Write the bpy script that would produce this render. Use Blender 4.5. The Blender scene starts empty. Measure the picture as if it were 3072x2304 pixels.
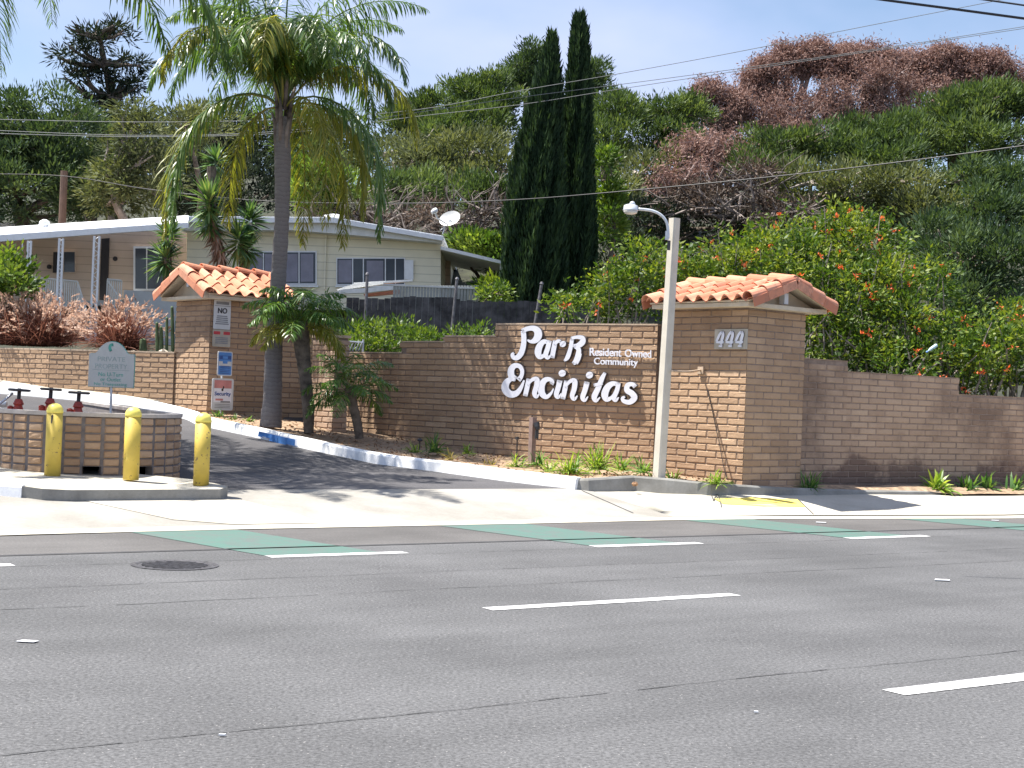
import bpy, math, random
import numpy as np
from mathutils import Vector, Matrix

# ------------------------------------------------------------------ scene, camera, light
S = bpy.context.scene
C = S.collection
CAMZ = 1.5
FOC = 4400.0                      # focal length in pixels of a 3072 px wide picture
PITCH = math.radians(0.534)
ROLL = math.radians(2.2)
Fv = Vector((0, math.cos(PITCH), math.sin(PITCH)))
U0 = Vector((0, -math.sin(PITCH), math.cos(PITCH)))
R0 = Vector((1, 0, 0))
Rv = R0*math.cos(ROLL) + U0*math.sin(ROLL)
Uv = U0*math.cos(ROLL) - R0*math.sin(ROLL)
cam = bpy.data.cameras.new('camera')
camo = bpy.data.objects.new('camera', cam)
C.objects.link(camo)
cam.sensor_width = 36.0
cam.lens = 36.0*FOC/3072.0
cam.clip_start = 0.1
cam.clip_end = 3000
camo.matrix_world = Matrix(((Rv.x, Uv.x, -Fv.x, 0), (Rv.y, Uv.y, -Fv.y, 0), (Rv.z, Uv.z, -Fv.z, CAMZ), (0, 0, 0, 1)))
S.camera = camo

SUN_AZ, SUN_EL = -82.0, 66.0      # azimuth clockwise from +Y
sun = bpy.data.lights.new('sun', 'SUN')
sun.energy = 5.0
sun.angle = math.radians(0.5)
sun.color = (1.0, 0.955, 0.88)
suno = bpy.data.objects.new('sun', sun)
C.objects.link(suno)
sd = Vector((math.sin(math.radians(SUN_AZ))*math.cos(math.radians(SUN_EL)),
             math.cos(math.radians(SUN_AZ))*math.cos(math.radians(SUN_EL)), math.sin(math.radians(SUN_EL))))
suno.rotation_euler = sd.to_track_quat('Z', 'Y').to_euler()
suno.location = sd*60

W = bpy.data.worlds.new('World')
S.world = W
W.use_nodes = True
nt = W.node_tree
nt.nodes.clear()
wo = nt.nodes.new('ShaderNodeOutputWorld')
bg = nt.nodes.new('ShaderNodeBackground')
bg.inputs['Strength'].default_value = 0.075
sky = nt.nodes.new('ShaderNodeTexSky')
sky.sky_type = 'NISHITA'
sky.sun_disc = False
sky.sun_elevation = math.radians(SUN_EL)
sky.sun_rotation = math.radians(SUN_AZ)
sky.air_density = 1.0
sky.dust_density = 0.6
sky.ozone_density = 2.0
tc = nt.nodes.new('ShaderNodeTexCoord')
mp = nt.nodes.new('ShaderNodeMapping')
mp.inputs['Scale'].default_value = (1.0, 1.0, 2.2)
nz = nt.nodes.new('ShaderNodeTexNoise')
nz.inputs['Scale'].default_value = 3.0
nz.inputs['Detail'].default_value = 5.0
nz.inputs['Roughness'].default_value = 0.5
cr = nt.nodes.new('ShaderNodeValToRGB')
cr.color_ramp.elements[0].position = 0.34
cr.color_ramp.elements[1].position = 0.64
cr.color_ramp.elements[0].color = (0.05, 0.05, 0.05, 1)
cr.color_ramp.elements[1].color = (0.95, 0.95, 0.95, 1)
mx = nt.nodes.new('ShaderNodeMixRGB')
mx.inputs[2].default_value = (4.1, 4.7, 6.6, 1)
nt.links.new(tc.outputs['Generated'], mp.inputs[0])
nt.links.new(mp.outputs[0], nz.inputs['Vector'])
nt.links.new(nz.outputs['Fac'], cr.inputs[0])
nt.links.new(cr.outputs[0], mx.inputs[0])
nt.links.new(sky.outputs[0], mx.inputs[1])
nt.links.new(mx.outputs[0], bg.inputs[0])
nt.links.new(bg.outputs[0], wo.inputs[0])

S.view_settings.view_transform = 'Standard'
S.view_settings.look = 'None'
S.view_settings.gamma = 1.0
S.view_settings.use_curve_mapping = False
S.view_settings.exposure = 1.2
S.cycles.max_bounces = 6
S.cycles.transparent_max_bounces = 8

# ------------------------------------------------------------------ helpers
CAM = Vector((0, 0, CAMZ))


def ray(px, py):
    return Fv + Rv*((px-1536.0)/FOC) - Uv*((py-1152.0)/FOC)


def P(px, py, Y):                     # a point seen at px, py of the photograph, Y metres ahead
    d = ray(px, py)
    return CAM + d*(Y/d.y)


def G(px, py, z=0.0):
    d = ray(px, py)
    return CAM + d*((z-CAMZ)/d.z)


def PPL(px, py, o, n):                # on a plane
    d = ray(px, py)
    return CAM + d*((o-CAM).dot(n)/d.dot(n))


ROAD_U = Vector((0.827, 0.562, 0))
ROAD_N = Vector((-0.562, 0.827, 0))


def SD(s, d, z=0.0):                  # along the road, across the road
    v = ROAD_U*s + ROAD_N*d
    return Vector((v.x, v.y, z))


def sd_of(v):
    return v.x*ROAD_U.x+v.y*ROAD_U.y, v.x*ROAD_N.x+v.y*ROAD_N.y


DZ = [(-100, 0), (14.3, 0.0), (16.85, .235), (18.1, .26), (20.6, .36), (22.3, .52), (25.1, .78), (27.7, 1.06), (32.7, 1.24), (42, 1.7), (60, 2.4), (300, 3.0)]


def Dz(d):                            # height of the driveway
    return float(np.interp(d, [a for a, b in DZ], [b for a, b in DZ]))


class MB:
    def __init__(self):
        self.v = []; self.f = []; self.m = []; self.t = []

    def add(self, vs, fs, mat=0, tone=0.5):
        b = len(self.v)
        self.v.extend([tuple(v) for v in vs])
        self.t.extend(tone if isinstance(tone, (list, tuple)) else [tone]*len(vs))
        for f in fs:
            self.f.append([i+b for i in f]); self.m.append(mat)

    def box(self, o, ax, ay, az, mat=0, tone=0.5):      # o corner, three edge vectors
        o = Vector(o); ax = Vector(ax); ay = Vector(ay); az = Vector(az)
        vs = [o, o+ax, o+ax+ay, o+ay, o+az, o+ax+az, o+ax+ay+az, o+ay+az]
        fs = [(0, 3, 2, 1), (4, 5, 6, 7), (0, 1, 5, 4), (1, 2, 6, 5), (2, 3, 7, 6), (3, 0, 4, 7)]
        if ax.cross(ay).dot(az) < 0:
            fs = [tuple(reversed(f)) for f in fs]
        self.add(vs, fs, mat, tone)

    def cbox(self, c, sx, sy, sz, rz=0.0, mat=0, tone=0.5):   # centred at bottom
        ca, sa = math.cos(rz), math.sin(rz)
        ax = Vector((ca, sa, 0))*sx; ay = Vector((-sa, ca, 0))*sy
        self.box(Vector(c)-ax/2-ay/2, ax, ay, (0, 0, sz), mat, tone)

    def prism(self, poly, ext, mat=0, tone=0.5, side=None):   # poly of 3D points, extruded by ext
        n = len(poly); ext = Vector(ext)
        a = [Vector(p) for p in poly]; b = [p+ext for p in a]
        nn = Vector((0, 0, 0))
        for i in range(n):
            nn += (a[i]-a[0]).cross(a[(i+1) % n]-a[0])
        if nn.dot(ext) > 0:
            a.reverse(); b.reverse()
        base = len(self.v)
        self.v.extend([tuple(p) for p in a+b]); self.t.extend([tone]*(2*n))
        self.f.append([base+i for i in range(n)]); self.m.append(mat)
        self.f.append([base+n+i for i in reversed(range(n))]); self.m.append(mat)
        for i in range(n):
            j = (i+1) % n
            self.f.append([base+j, base+i, base+n+i, base+n+j]); self.m.append(mat if side is None else side)

    def tube(self, pts, rad, sides=8, mat=0, tone=0.5, caps=True):
        pts = [Vector(p) for p in pts]
        n = len(pts)
        if not isinstance(rad, (list, tuple)):
            rad = [rad]*n
        base = len(self.v); prev = None
        for i, p in enumerate(pts):
            t = (pts[min(i+1, n-1)]-pts[max(i-1, 0)])
            if t.length < 1e-9: t = Vector((0, 0, 1))
            t.normalize()
            if prev is None:
                a = t.cross(Vector((0, 0, 1)))
                if a.length < 0.05: a = t.cross(Vector((1, 0, 0)))
            else:
                a = prev - t*prev.dot(t)
            a.normalize(); prev = a
            b = t.cross(a)
            for k in range(sides):
                an = 2*math.pi*k/sides
                self.v.append(tuple(p + (a*math.cos(an)+b*math.sin(an))*rad[i])); self.t.append(tone)
        for i in range(n-1):
            for k in range(sides):
                k2 = (k+1) % sides
                self.f.append([base+i*sides+k, base+i*sides+k2, base+(i+1)*sides+k2, base+(i+1)*sides+k]); self.m.append(mat)
        if caps:
            self.f.append([base+k for k in reversed(range(sides))]); self.m.append(mat)
            self.f.append([base+(n-1)*sides+k for k in range(sides)]); self.m.append(mat)

    def lathe(self, c, prof, sides=20, axis=Vector((0, 0, 1)), mat=0, tone=0.5):   # prof: (radius, height)
        axis = Vector(axis).normalized()
        a = axis.cross(Vector((0, 1, 0)))
        if a.length < .1: a = axis.cross(Vector((1, 0, 0)))
        a.normalize(); b = axis.cross(a); c = Vector(c)
        base = len(self.v)
        for r, h in prof:
            for k in range(sides):
                an = 2*math.pi*k/sides
                self.v.append(tuple(c+axis*h+(a*math.cos(an)+b*math.sin(an))*r)); self.t.append(tone)
        n = len(prof)
        for i in range(n-1):
            for k in range(sides):
                k2 = (k+1) % sides
                self.f.append([base+i*sides+k, base+i*sides+k2, base+(i+1)*sides+k2, base+(i+1)*sides+k]); self.m.append(mat)
        self.f.append([base+k for k in reversed(range(sides))]); self.m.append(mat)
        self.f.append([base+(n-1)*sides+k for k in range(sides)]); self.m.append(mat)

    def build(self, name, mats, parent=None, smooth=False):
        me = bpy.data.meshes.new(name)
        me.from_pydata(self.v, [], self.f)
        if not isinstance(mats, (list, tuple)): mats = [mats]
        for m in mats: me.materials.append(m)
        if len(mats) > 1:
            me.polygons.foreach_set('material_index', self.m)
        at = me.attributes.new('tone', 'FLOAT', 'POINT')
        at.data.foreach_set('value', self.t)
        if smooth:
            me.polygons.foreach_set('use_smooth', [True]*len(me.polygons))
        me.update()
        o = bpy.data.objects.new(name, me)
        C.objects.link(o)
        if parent is not None:
            o.parent = parent
            o.matrix_parent_inverse = parent.matrix_basis.inverted()
        return o


def tag(o, label=None, cat=None, group=None, kind=None):
    if label: o['label'] = label
    if cat: o['category'] = cat
    if group: o['group'] = group
    if kind: o['kind'] = kind
    return o


def thing(name, loc, label, cat, group=None, rz=0.0):
    o = bpy.data.objects.new(name, None)
    o.empty_display_size = 0.2
    C.objects.link(o)
    o.location = loc
    o.rotation_euler = (0, 0, rz)
    return tag(o, label, cat, group)


def fast_mesh(name, verts, quads, mat, tone=None, parent=None):
    """verts (N,3) array, quads (M,4) array"""
    me = bpy.data.meshes.new(name)
    me.vertices.add(len(verts)); me.vertices.foreach_set('co', np.asarray(verts, dtype=np.float32).ravel())
    k = quads.shape[1]
    me.loops.add(quads.size); me.loops.foreach_set('vertex_index', quads.astype(np.int32).ravel())
    me.polygons.add(len(quads))
    me.polygons.foreach_set('loop_start', np.arange(0, quads.size, k, dtype=np.int32))
    me.polygons.foreach_set('loop_total', np.full(len(quads), k, dtype=np.int32))
    me.update(calc_edges=True)
    me.materials.append(mat)
    if tone is not None:
        at = me.attributes.new('tone', 'FLOAT', 'POINT')
        at.data.foreach_set('value', np.asarray(tone, dtype=np.float32))
    o = bpy.data.objects.new(name, me)
    C.objects.link(o)
    if parent is not None:
        o.parent = parent
        o.matrix_parent_inverse = parent.matrix_basis.inverted()
    return o


# ------------------------------------------------------------------ materials
def newmat(name):
    m = bpy.data.materials.new(name); m.use_nodes = True
    n = m.node_tree; n.nodes.clear()
    out = n.nodes.new('ShaderNodeOutputMaterial')
    b = n.nodes.new('ShaderNodeBsdfPrincipled')
    n.links.new(b.outputs[0], out.inputs[0])
    return m, n, b, out


def ramp(n, stops):
    r = n.nodes.new('ShaderNodeValToRGB')
    e = r.color_ramp.elements
    while len(e) < len(stops): e.new(0.5)
    for i, (p, c) in enumerate(stops):
        e[i].position = p; e[i].color = (c[0], c[1], c[2], 1)
    return r


def noise(n, scale, detail=3, rough=.5, vec=None, sc=None):
    t = n.nodes.new('ShaderNodeTexNoise')
    t.inputs['Scale'].default_value = scale; t.inputs['Detail'].default_value = detail
    t.inputs['Roughness'].default_value = rough
    if vec is None:
        g = n.nodes.new('ShaderNodeNewGeometry'); vec = g.outputs['Position']
    if sc:
        mm = n.nodes.new('ShaderNodeMapping'); mm.inputs['Scale'].default_value = sc
        n.links.new(vec, mm.inputs[0]); vec = mm.outputs[0]
    n.links.new(vec, t.inputs['Vector'])
    return t.outputs['Fac']


def math_(n, op, a, b=None):
    t = n.nodes.new('ShaderNodeMath'); t.operation = op
    for i, x in enumerate((a, b)):
        if x is None: continue
        if isinstance(x, (int, float)): t.inputs[i].default_value = x
        else: n.links.new(x, t.inputs[i])
    return t.outputs[0]


def mixc(n, fac, a, b, mode='MIX'):
    t = n.nodes.new('ShaderNodeMixRGB'); t.blend_type = mode
    for i, x in enumerate((fac, a, b)):
        if isinstance(x, (int, float)): t.inputs[i].default_value = x
        elif isinstance(x, tuple): t.inputs[i].default_value = (x[0], x[1], x[2], 1)
        else: n.links.new(x, t.inputs[i])
    return t.outputs[0]


def bump(n, b, h, strength=.3, dist=.01):
    t = n.nodes.new('ShaderNodeBump'); t.inputs['Strength'].default_value = strength
    t.inputs['Distance'].default_value = dist
    n.links.new(h, t.inputs['Height']); n.links.new(t.outputs[0], b.inputs['Normal'])


def plain(name, col, rough=.6, metal=0.0, var=.12, scale=6.0, bmp=0.0, dirt=0.0, spec=.5):
    m, n, b, o = newmat(name)
    f = noise(n, scale, 4, .6)
    c0 = tuple(max(0, c*(1-var*1.6)) for c in col); c1 = tuple(min(1, c*(1+var)) for c in col)
    r = ramp(n, [(.3, c0), (.7, c1)])
    n.links.new(f, r.inputs[0])
    c = r.outputs[0]
    if dirt > 0:
        f2 = noise(n, 1.7, 6, .65)
        rr = ramp(n, [(.45, (0, 0, 0)), (.7, (dirt, dirt, dirt))])
        n.links.new(f2, rr.inputs[0])
        c = mixc(n, rr.outputs[0], c, (col[0]*.45, col[1]*.42, col[2]*.38))
    n.links.new(c, b.inputs['Base Color'])
    b.inputs['Roughness'].default_value = rough; b.inputs['Metallic'].default_value = metal
    b.inputs['Specular IOR Level'].default_value = spec
    if bmp > 0: bump(n, b, noise(n, scale*8, 3), bmp, .01)
    return m


def leafmat(name, c_dark, c_mid, c_light, transl=.35, rough=.5, spec=.4, nsc=.6, tint=(1.5, 1.45, .6)):
    m, n, b, out = newmat(name)
    at = n.nodes.new('ShaderNodeAttribute'); at.attribute_name = 'tone'
    f = math_(n, 'ADD', math_(n, 'MULTIPLY', at.outputs['Fac'], .65), math_(n, 'MULTIPLY', noise(n, nsc, 3), .35))
    r = ramp(n, [(.15, c_dark), (.5, c_mid), (.85, c_light)])
    n.links.new(f, r.inputs[0])
    n.links.new(r.outputs[0], b.inputs['Base Color'])
    b.inputs['Roughness'].default_value = rough
    b.inputs['Specular IOR Level'].default_value = spec
    tr = n.nodes.new('ShaderNodeBsdfTranslucent')
    tcol = mixc(n, 1.0, r.outputs[0], tint, 'MULTIPLY')
    n.links.new(tcol, tr.inputs[0])
    ms = n.nodes.new('ShaderNodeMixShader'); ms.inputs[0].default_value = transl
    n.links.new(b.outputs[0], ms.inputs[1]); n.links.new(tr.outputs[0], ms.inputs[2])
    n.links.new(ms.outputs[0], out.inputs[0])
    return m


def brickmat(name, stops, stain=.5, warm=1.0):
    m, n, b, o = newmat(name)
    at = n.nodes.new('ShaderNodeAttribute'); at.attribute_name = 'tone'
    r = ramp(n, stops)
    n.links.new(at.outputs['Fac'], r.inputs[0])
    c = mixc(n, math_(n, 'MULTIPLY', noise(n, 30, 4, .7), .45), r.outputs[0], (.20, .13, .09))
    # moisture and dirt stains in patches
    big = noise(n, .9, 5, .6)
    rr = ramp(n, [(.46, (0, 0, 0)), (.66, (stain, stain, stain))])
    n.links.new(big, rr.inputs[0])
    c = mixc(n, rr.outputs[0], c, (.09, .055, .045))
    if stain > .6:      # sprinkler damp with a ragged upper edge
        gz = n.nodes.new('ShaderNodeNewGeometry'); sz = n.nodes.new('ShaderNodeSeparateXYZ'); n.links.new(gz.outputs['Position'], sz.inputs[0])
        lv = math_(n, 'ADD', math_(n, 'MULTIPLY', noise(n, 1.3, 5, .6), 1.9), -.35)
        dd_ = math_(n, 'SUBTRACT', lv, sz.outputs[2])
        rz_ = ramp(n, [(.42, (0, 0, 0)), (.62, (.72, .72, .72))]); n.links.new(math_(n, 'ADD', dd_, .5), rz_.inputs[0])
        c = mixc(n, rz_.outputs[0], c, (.10, .062, .055))
    # pale salt bloom
    sb_ = ramp(n, [(.62, (0, 0, 0)), (.78, (.35, .35, .35))]); n.links.new(noise(n, 3.1, 5, .7), sb_.inputs[0])
    c = mixc(n, sb_.outputs[0], c, (.52, .43, .36))
    n.links.new(c, b.inputs['Base Color'])
    b.inputs['Roughness'].default_value = .9
    b.inputs['Specular IOR Level'].default_value = .2
    bump(n, b, noise(n, 45, 4, .7), .5, .012)
    return m


def asphaltmat(name, base, speck=.5, brown=0.0):
    m, n, b, o = newmat(name)
    f1 = noise(n, 46, 4, .8)
    f2 = noise(n, 11, 3, .6)
    f3 = noise(n, .5, 4, .55)
    g = [(.32, tuple(c*(1-speck) for c in base)), (.5, base), (.68, tuple(min(1, c*(1+speck*1.2)) for c in base))]
    r = ramp(n, g); n.links.new(f1, r.inputs[0])
    c = mixc(n, math_(n, 'MULTIPLY', f2, .25), r.outputs[0], tuple(x*.7 for x in base))
    rr = ramp(n, [(.35, (.80, .80, .80)), (.65, (1.13, 1.13, 1.13))]); n.links.new(f3, rr.inputs[0])
    c = mixc(n, 1.0, c, rr.outputs[0], 'MULTIPLY')
    # pale stone chips
    v = n.nodes.new('ShaderNodeTexVoronoi'); v.inputs['Scale'].default_value = 38
    gg = n.nodes.new('ShaderNodeNewGeometry'); n.links.new(gg.outputs['Position'], v.inputs['Vector'])
    lt = math_(n, 'LESS_THAN', v.outputs['Distance'], .16)
    sel = math_(n, 'GREATER_THAN', noise(n, 21, 2), .58)
    c = mixc(n, math_(n, 'MULTIPLY', math_(n, 'MULTIPLY', lt, sel), .5), c, (.42, .40, .38))
    # polished wheel tracks and drips running along the road
    dp = n.nodes.new('ShaderNodeVectorMath'); dp.operation = 'DOT_PRODUCT'; dp.inputs[1].default_value = tuple(ROAD_N)
    n.links.new(gg.outputs['Position'], dp.inputs[0])
    du = n.nodes.new('ShaderNodeVectorMath'); du.operation = 'DOT_PRODUCT'; du.inputs[1].default_value = tuple(ROAD_U)
    n.links.new(gg.outputs['Position'], du.inputs[0])
    cb = n.nodes.new('ShaderNodeCombineXYZ')
    n.links.new(math_(n, 'MULTIPLY', du.outputs['Value'], .10), cb.inputs[0]); n.links.new(math_(n, 'MULTIPLY', dp.outputs['Value'], 1.6), cb.inputs[1])
    f4 = noise(n, 1.0, 5, .62, vec=cb.outputs[0])
    r4 = ramp(n, [(.32, (.88, .88, .88)), (.5, (1, 1, 1)), (.70, (1.08, 1.08, 1.08))]); n.links.new(f4, r4.inputs[0])
    c = mixc(n, 1.0, c, r4.outputs[0], 'MULTIPLY')
    n.links.new(c, b.inputs['Base Color'])
    b.inputs['Roughness'].default_value = .85
    b.inputs['Specular IOR Level'].default_value = .25
    bump(n, b, f1, .25, .006)
    return m


def concretemat(name, base, dark=.2, sc=.8):
    m, n, b, o = newmat(name)
    f1 = noise(n, 25, 4, .7)
    f2 = noise(n, sc, 6, .62)
    r = ramp(n, [(.3, tuple(c*.86 for c in base)), (.7, base)]); n.links.new(f1, r.inputs[0])
    rr = ramp(n, [(.38, (1-dark, (1-dark)*.985, (1-dark)*.96)), (.62, (1, 1, 1))]); n.links.new(f2, rr.inputs[0])
    c = mixc(n, 1.0, r.outputs[0], rr.outputs[0], 'MULTIPLY')
    n.links.new(c, b.inputs['Base Color'])
    b.inputs['Roughness'].default_value = .88
    b.inputs['Specular IOR Level'].default_value = .25
    bump(n, b, f1, .25, .006)
    return m


def paintmat(name, col, wear=.35, under=(.16, .16, .165)):
    m, n, b, o = newmat(name)
    f = noise(n, 34, 4, .75); f2 = noise(n, 3, 3)
    f3 = noise(n, 7, 5, .7); a = math_(n, 'ADD', math_(n, 'MULTIPLY', f, .35), math_(n, 'ADD', math_(n, 'MULTIPLY', f3, .4), math_(n, 'MULTIPLY', f2, .25)))
    r = ramp(n, [(.40, (1, 1, 1)), (.56, (0, 0, 0))]); n.links.new(a, r.inputs[0])
    c = mixc(n, math_(n, 'MULTIPLY', r.outputs[0], wear), col, under)
    n.links.new(c, b.inputs['Base Color']); b.inputs['Roughness'].default_value = .7
    return m


def sidingmat(name, col, line=.2, z0=0.0):
    m, n, b, o = newmat(name)
    g = n.nodes.new('ShaderNodeNewGeometry'); sp = n.nodes.new('ShaderNodeSeparateXYZ')
    n.links.new(g.outputs['Position'], sp.inputs[0])
    fr = math_(n, 'FRACT', math_(n, 'DIVIDE', math_(n, 'SUBTRACT', sp.outputs[2], z0-10*line), line))
    ln = math_(n, 'LESS_THAN', fr, .1)
    f = noise(n, 1.2, 5, .6)
    r = ramp(n, [(.35, tuple(c*.88 for c in col)), (.65, col)]); n.links.new(f, r.inputs[0])
    c = mixc(n, math_(n, 'MULTIPLY', ln, .45), r.outputs[0], tuple(c*.35 for c in col))
    n.links.new(c, b.inputs['Base Color']); b.inputs['Roughness'].default_value = .6
    bump(n, b, fr, .4, .02)
    return m


M = {}
M['asphalt'] = asphaltmat('road asphalt', (.102, .102, .104), .62)
M['asphalt_new'] = asphaltmat('driveway asphalt', (.088, .085, .089), .3)
M['asphalt_edge'] = asphaltmat('shoulder asphalt', (.110, .105, .102), .3)
M['seam'] = plain('tar seam', (.045, .044, .046), .8)
M['crack'] = plain('old crack filler', (.066, .066, .068), .85, var=.3, scale=9)
M['white_paint'] = paintmat('white road paint', (.72, .72, .72), .7, (.12, .12, .12))
M['green_paint'] = paintmat('green lane paint', (.066, .145, .118), .95, (.10, .115, .108))
M['yellow_paint'] = paintmat('yellow warning paint', (.80, .62, .12), .3, (.6, .5, .2))
M['concrete'] = concretemat('apron concrete', (.36, .345, .315), .25)
M['concrete_pale'] = concretemat('pale concrete', (.52, .49, .42), .2)
M['concrete_grey'] = concretemat('grey kerb concrete', (.30, .295, .275), .3, 2.0)
M['kerb_white'] = concretemat('white painted kerb', (.90, .91, .92), .06, 2.0)
M['kerb_blue'] = concretemat('blue painted kerb', (.10, .28, .68), .3, 3.0)
M['soil'] = plain('sandy soil', (.34, .235, .15), .95, var=.35, scale=9, bmp=.6)
M['hill'] = plain('hill soil', (.030, .033, .016), .95, var=.4, scale=2, bmp=.6)
M['ground'] = plain('dry ground', (.20, .16, .11), .95, var=.3, scale=1)
M['brick'] = brickmat('slump block', [(0, (.37, .245, .155)), (.5, (.48, .325, .205)), (1, (.57, .40, .265))], .30)
M['brick_pale'] = brickmat('pale slump block', [(0, (.40, .27, .19)), (.5, (.50, .36, .26)), (1, (.57, .42, .31))], .18)
M['brick_dark'] = brickmat('stained slump block', [(0, (.40, .28, .195)), (.5, (.49, .35, .245)), (1, (.56, .41, .29))], .61)
M['mortar'] = plain('mortar', (.25, .185, .145), .95, var=.2, scale=8)
M['mortar_dark'] = plain('dark mortar', (.17, .15, .145), .95, var=.2, scale=8)
M['cap'] = plain('block cap', (.52, .40, .29), .9, var=.15, scale=7, bmp=.3)
M['ringcap'] = concretemat('planter coping', (.52, .48, .45), .2, 3)
M['tile'] = plain('clay tile', (.60, .255, .155), .75, var=.22, scale=5, bmp=.2, dirt=.35)
m, n, b, o = newmat('weathered clay tile')
at = n.nodes.new('ShaderNodeAttribute'); at.attribute_name = 'tone'
r = ramp(n, [(.15, (.46, .17, .10)), (.5, (.60, .255, .155)), (.9, (.70, .36, .24))]); n.links.new(at.outputs['Fac'], r.inputs[0])
d_ = ramp(n, [(.48, (0, 0, 0)), (.68, (.65, .65, .65))]); n.links.new(noise(n, 7, 6, .7), d_.inputs[0])
c = mixc(n, d_.outputs[0], r.outputs[0], (.33, .17, .12))
l_ = ramp(n, [(.64, (0, 0, 0)), (.70, (.5, .5, .5))]); n.links.new(noise(n, 16, 4, .7), l_.inputs[0])
c = mixc(n, l_.outputs[0], c, (.55, .46, .38))
n.links.new(c, b.inputs['Base Color']); b.inputs['Roughness'].default_value = .85; b.inputs['Specular IOR Level'].default_value = .2
bump(n, b, noise(n, 40, 4), .2, .01)
M['tile'] = m
M['stucco'] = plain('cream stucco', (.62, .53, .40), .8, var=.08)
M['grey_mortar'] = plain('ridge mortar', (.38, .38, .40), .9)
M['pole'] = plain('cream concrete post', (.60, .555, .47), .7, var=.06, scale=4, dirt=.25)
M['metal_grey'] = plain('galvanised metal', (.52, .54, .57), .4, .6, var=.1)
M['metal_dark'] = plain('dark metal', (.05, .05, .055), .5, .3)
M['lamp_white'] = plain('lamp housing', (.62, .66, .70), .35, .1)
M['lens'] = plain('lamp lens', (.62, .60, .55), .25)
M['yellow'] = plain('yellow bollard paint', (.60, .44, .075), .5, var=.10, scale=3, dirt=.55)
m, n, b, o = newmat('worn yellow paint')
r = ramp(n, [(.3, (.52, .38, .06)), (.7, (.64, .48, .085))]); n.links.new(noise(n, 3, 3), r.inputs[0])
ch = ramp(n, [(.61, (0, 0, 0)), (.63, (1, 1, 1))]); n.links.new(noise(n, 13, 6, .7), ch.inputs[0])
c = mixc(n, ch.outputs[0], r.outputs[0], (.13, .085, .05))
gr = ramp(n, [(.5, (0, 0, 0)), (.75, (.4, .4, .4))]); n.links.new(noise(n, 4, 5, .7), gr.inputs[0])
c = mixc(n, gr.outputs[0], c, (.34, .25, .07))
n.links.new(c, b.inputs['Base Color']); b.inputs['Roughness'].default_value = .6; bump(n, b, noise(n, 18, 4), .2, .004)
M['yellow'] = m
M['letter'] = plain('white letter face', (.80, .81, .88), .5, var=.03)
M['letter_side'] = plain('letter edge', (.10, .085, .085), .7)  # letter sides, and the outline shadow painted behind the big letters
M['sign_white'] = plain('sign white', (.62, .64, .66), .4, var=.05)
M['sign_dark'] = plain('sign lettering dark', (.03, .03, .035), .5)
M['sign_grey'] = plain('faded sign lettering', (.25, .26, .28), .6)
M['sign_red'] = plain('sign red', (.55, .05, .06), .5)
M['sign_pink'] = plain('faded sign red', (.62, .26, .25), .5)
M['sign_blue'] = plain('sign blue', (.10, .28, .66), .4)
M['sign_navy'] = plain('sign navy', (.04, .10, .32), .5)
M['sign_cream'] = plain('plaque cream', (.45, .41, .34), .6)
M['ppsign'] = plain('grey green sign', (.50, .505, .47), .5, var=.05)
M['pptext'] = plain('faded green lettering', (.32, .40, .37), .6)
M['ppgreen'] = plain('emblem green', (.10, .38, .30), .6)
M['valve_red'] = plain('red valve paint', (.42, .055, .035), .5, var=.3, scale=12)
M['palm_trunk'] = None
M['bark'] = plain('bark', (.14, .11, .085), .9, var=.4, scale=7, bmp=.8)
M['bark_grey'] = plain('grey branches', (.34, .29, .25), .9, var=.3, scale=5, bmp=.5)
M['bark_dead'] = plain('bleached dead wood', (.36, .30, .29), .9, var=.3, scale=3)
M['bark_brush'] = plain('brush branches', (.21, .175, .155), .9, var=.55, scale=3, bmp=.5)
M['wood_fence'] = plain('weathered dark fence', (.085, .080, .085), .9, var=.45, scale=5)
M['fence_post'] = plain('rusty steel post', (.20, .19, .20), .5, .4, var=.3, scale=12)
M['slat'] = plain('grey slat fence', (.34, .35, .33), .8, var=.15, scale=4)
M['siding'] = sidingmat('cream siding', (.82, .76, .58), .23, .1)
M['siding_tan'] = sidingmat('tan porch siding', (.56, .43, .33), .23, .1)
M['trim'] = plain('white trim', (.76, .77, .78), .5, var=.05)
M['roof_white'] = plain('white roof', (.82, .83, .84), .6, var=.05)
M['panel'] = plain('gable panel', (.66, .66, .63), .6, var=.06)
M['skirt'] = plain('grey skirting', (.46, .47, .46), .7, var=.05)
M['dark'] = plain('dark parts and gap shade', (.035, .03, .03), .8)  # dark parts, and the painted shade of the porch door gap
M['curtain'] = plain('curtain', (.24, .235, .285), .8, var=.12, scale=3)
M['surf'] = plain('white board', (.74, .74, .72), .4, var=.08)
M['surf_red'] = plain('red board', (.55, .22, .14), .5)
M['wire'] = plain('cable', (.02, .02, .022), .6)
M['wire_pale'] = plain('pale cable', (.16, .17, .17), .6)
M['pole_wood'] = plain('utility pole wood', (.13, .085, .065), .9)
M['rock'] = plain('pale rocks', (.50, .44, .36), .9, var=.3, scale=9, bmp=.5)
M['litter'] = plain('pale litter', (.75, .75, .74), .6)
M['leaf_litter'] = plain('dry leaf litter', (.30, .17, .09), .9, var=.5, scale=30)
M['brown_post'] = plain('brown wood post', (.27, .19, .165), .8, var=.15, scale=9)
M['bottle_blue'] = plain('blue bottle cap', (.05, .20, .70), .4)
M['stone_grey'] = plain('iron cover', (.075, .072, .078), .6, .3, var=.5, scale=25, bmp=.5)

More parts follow.
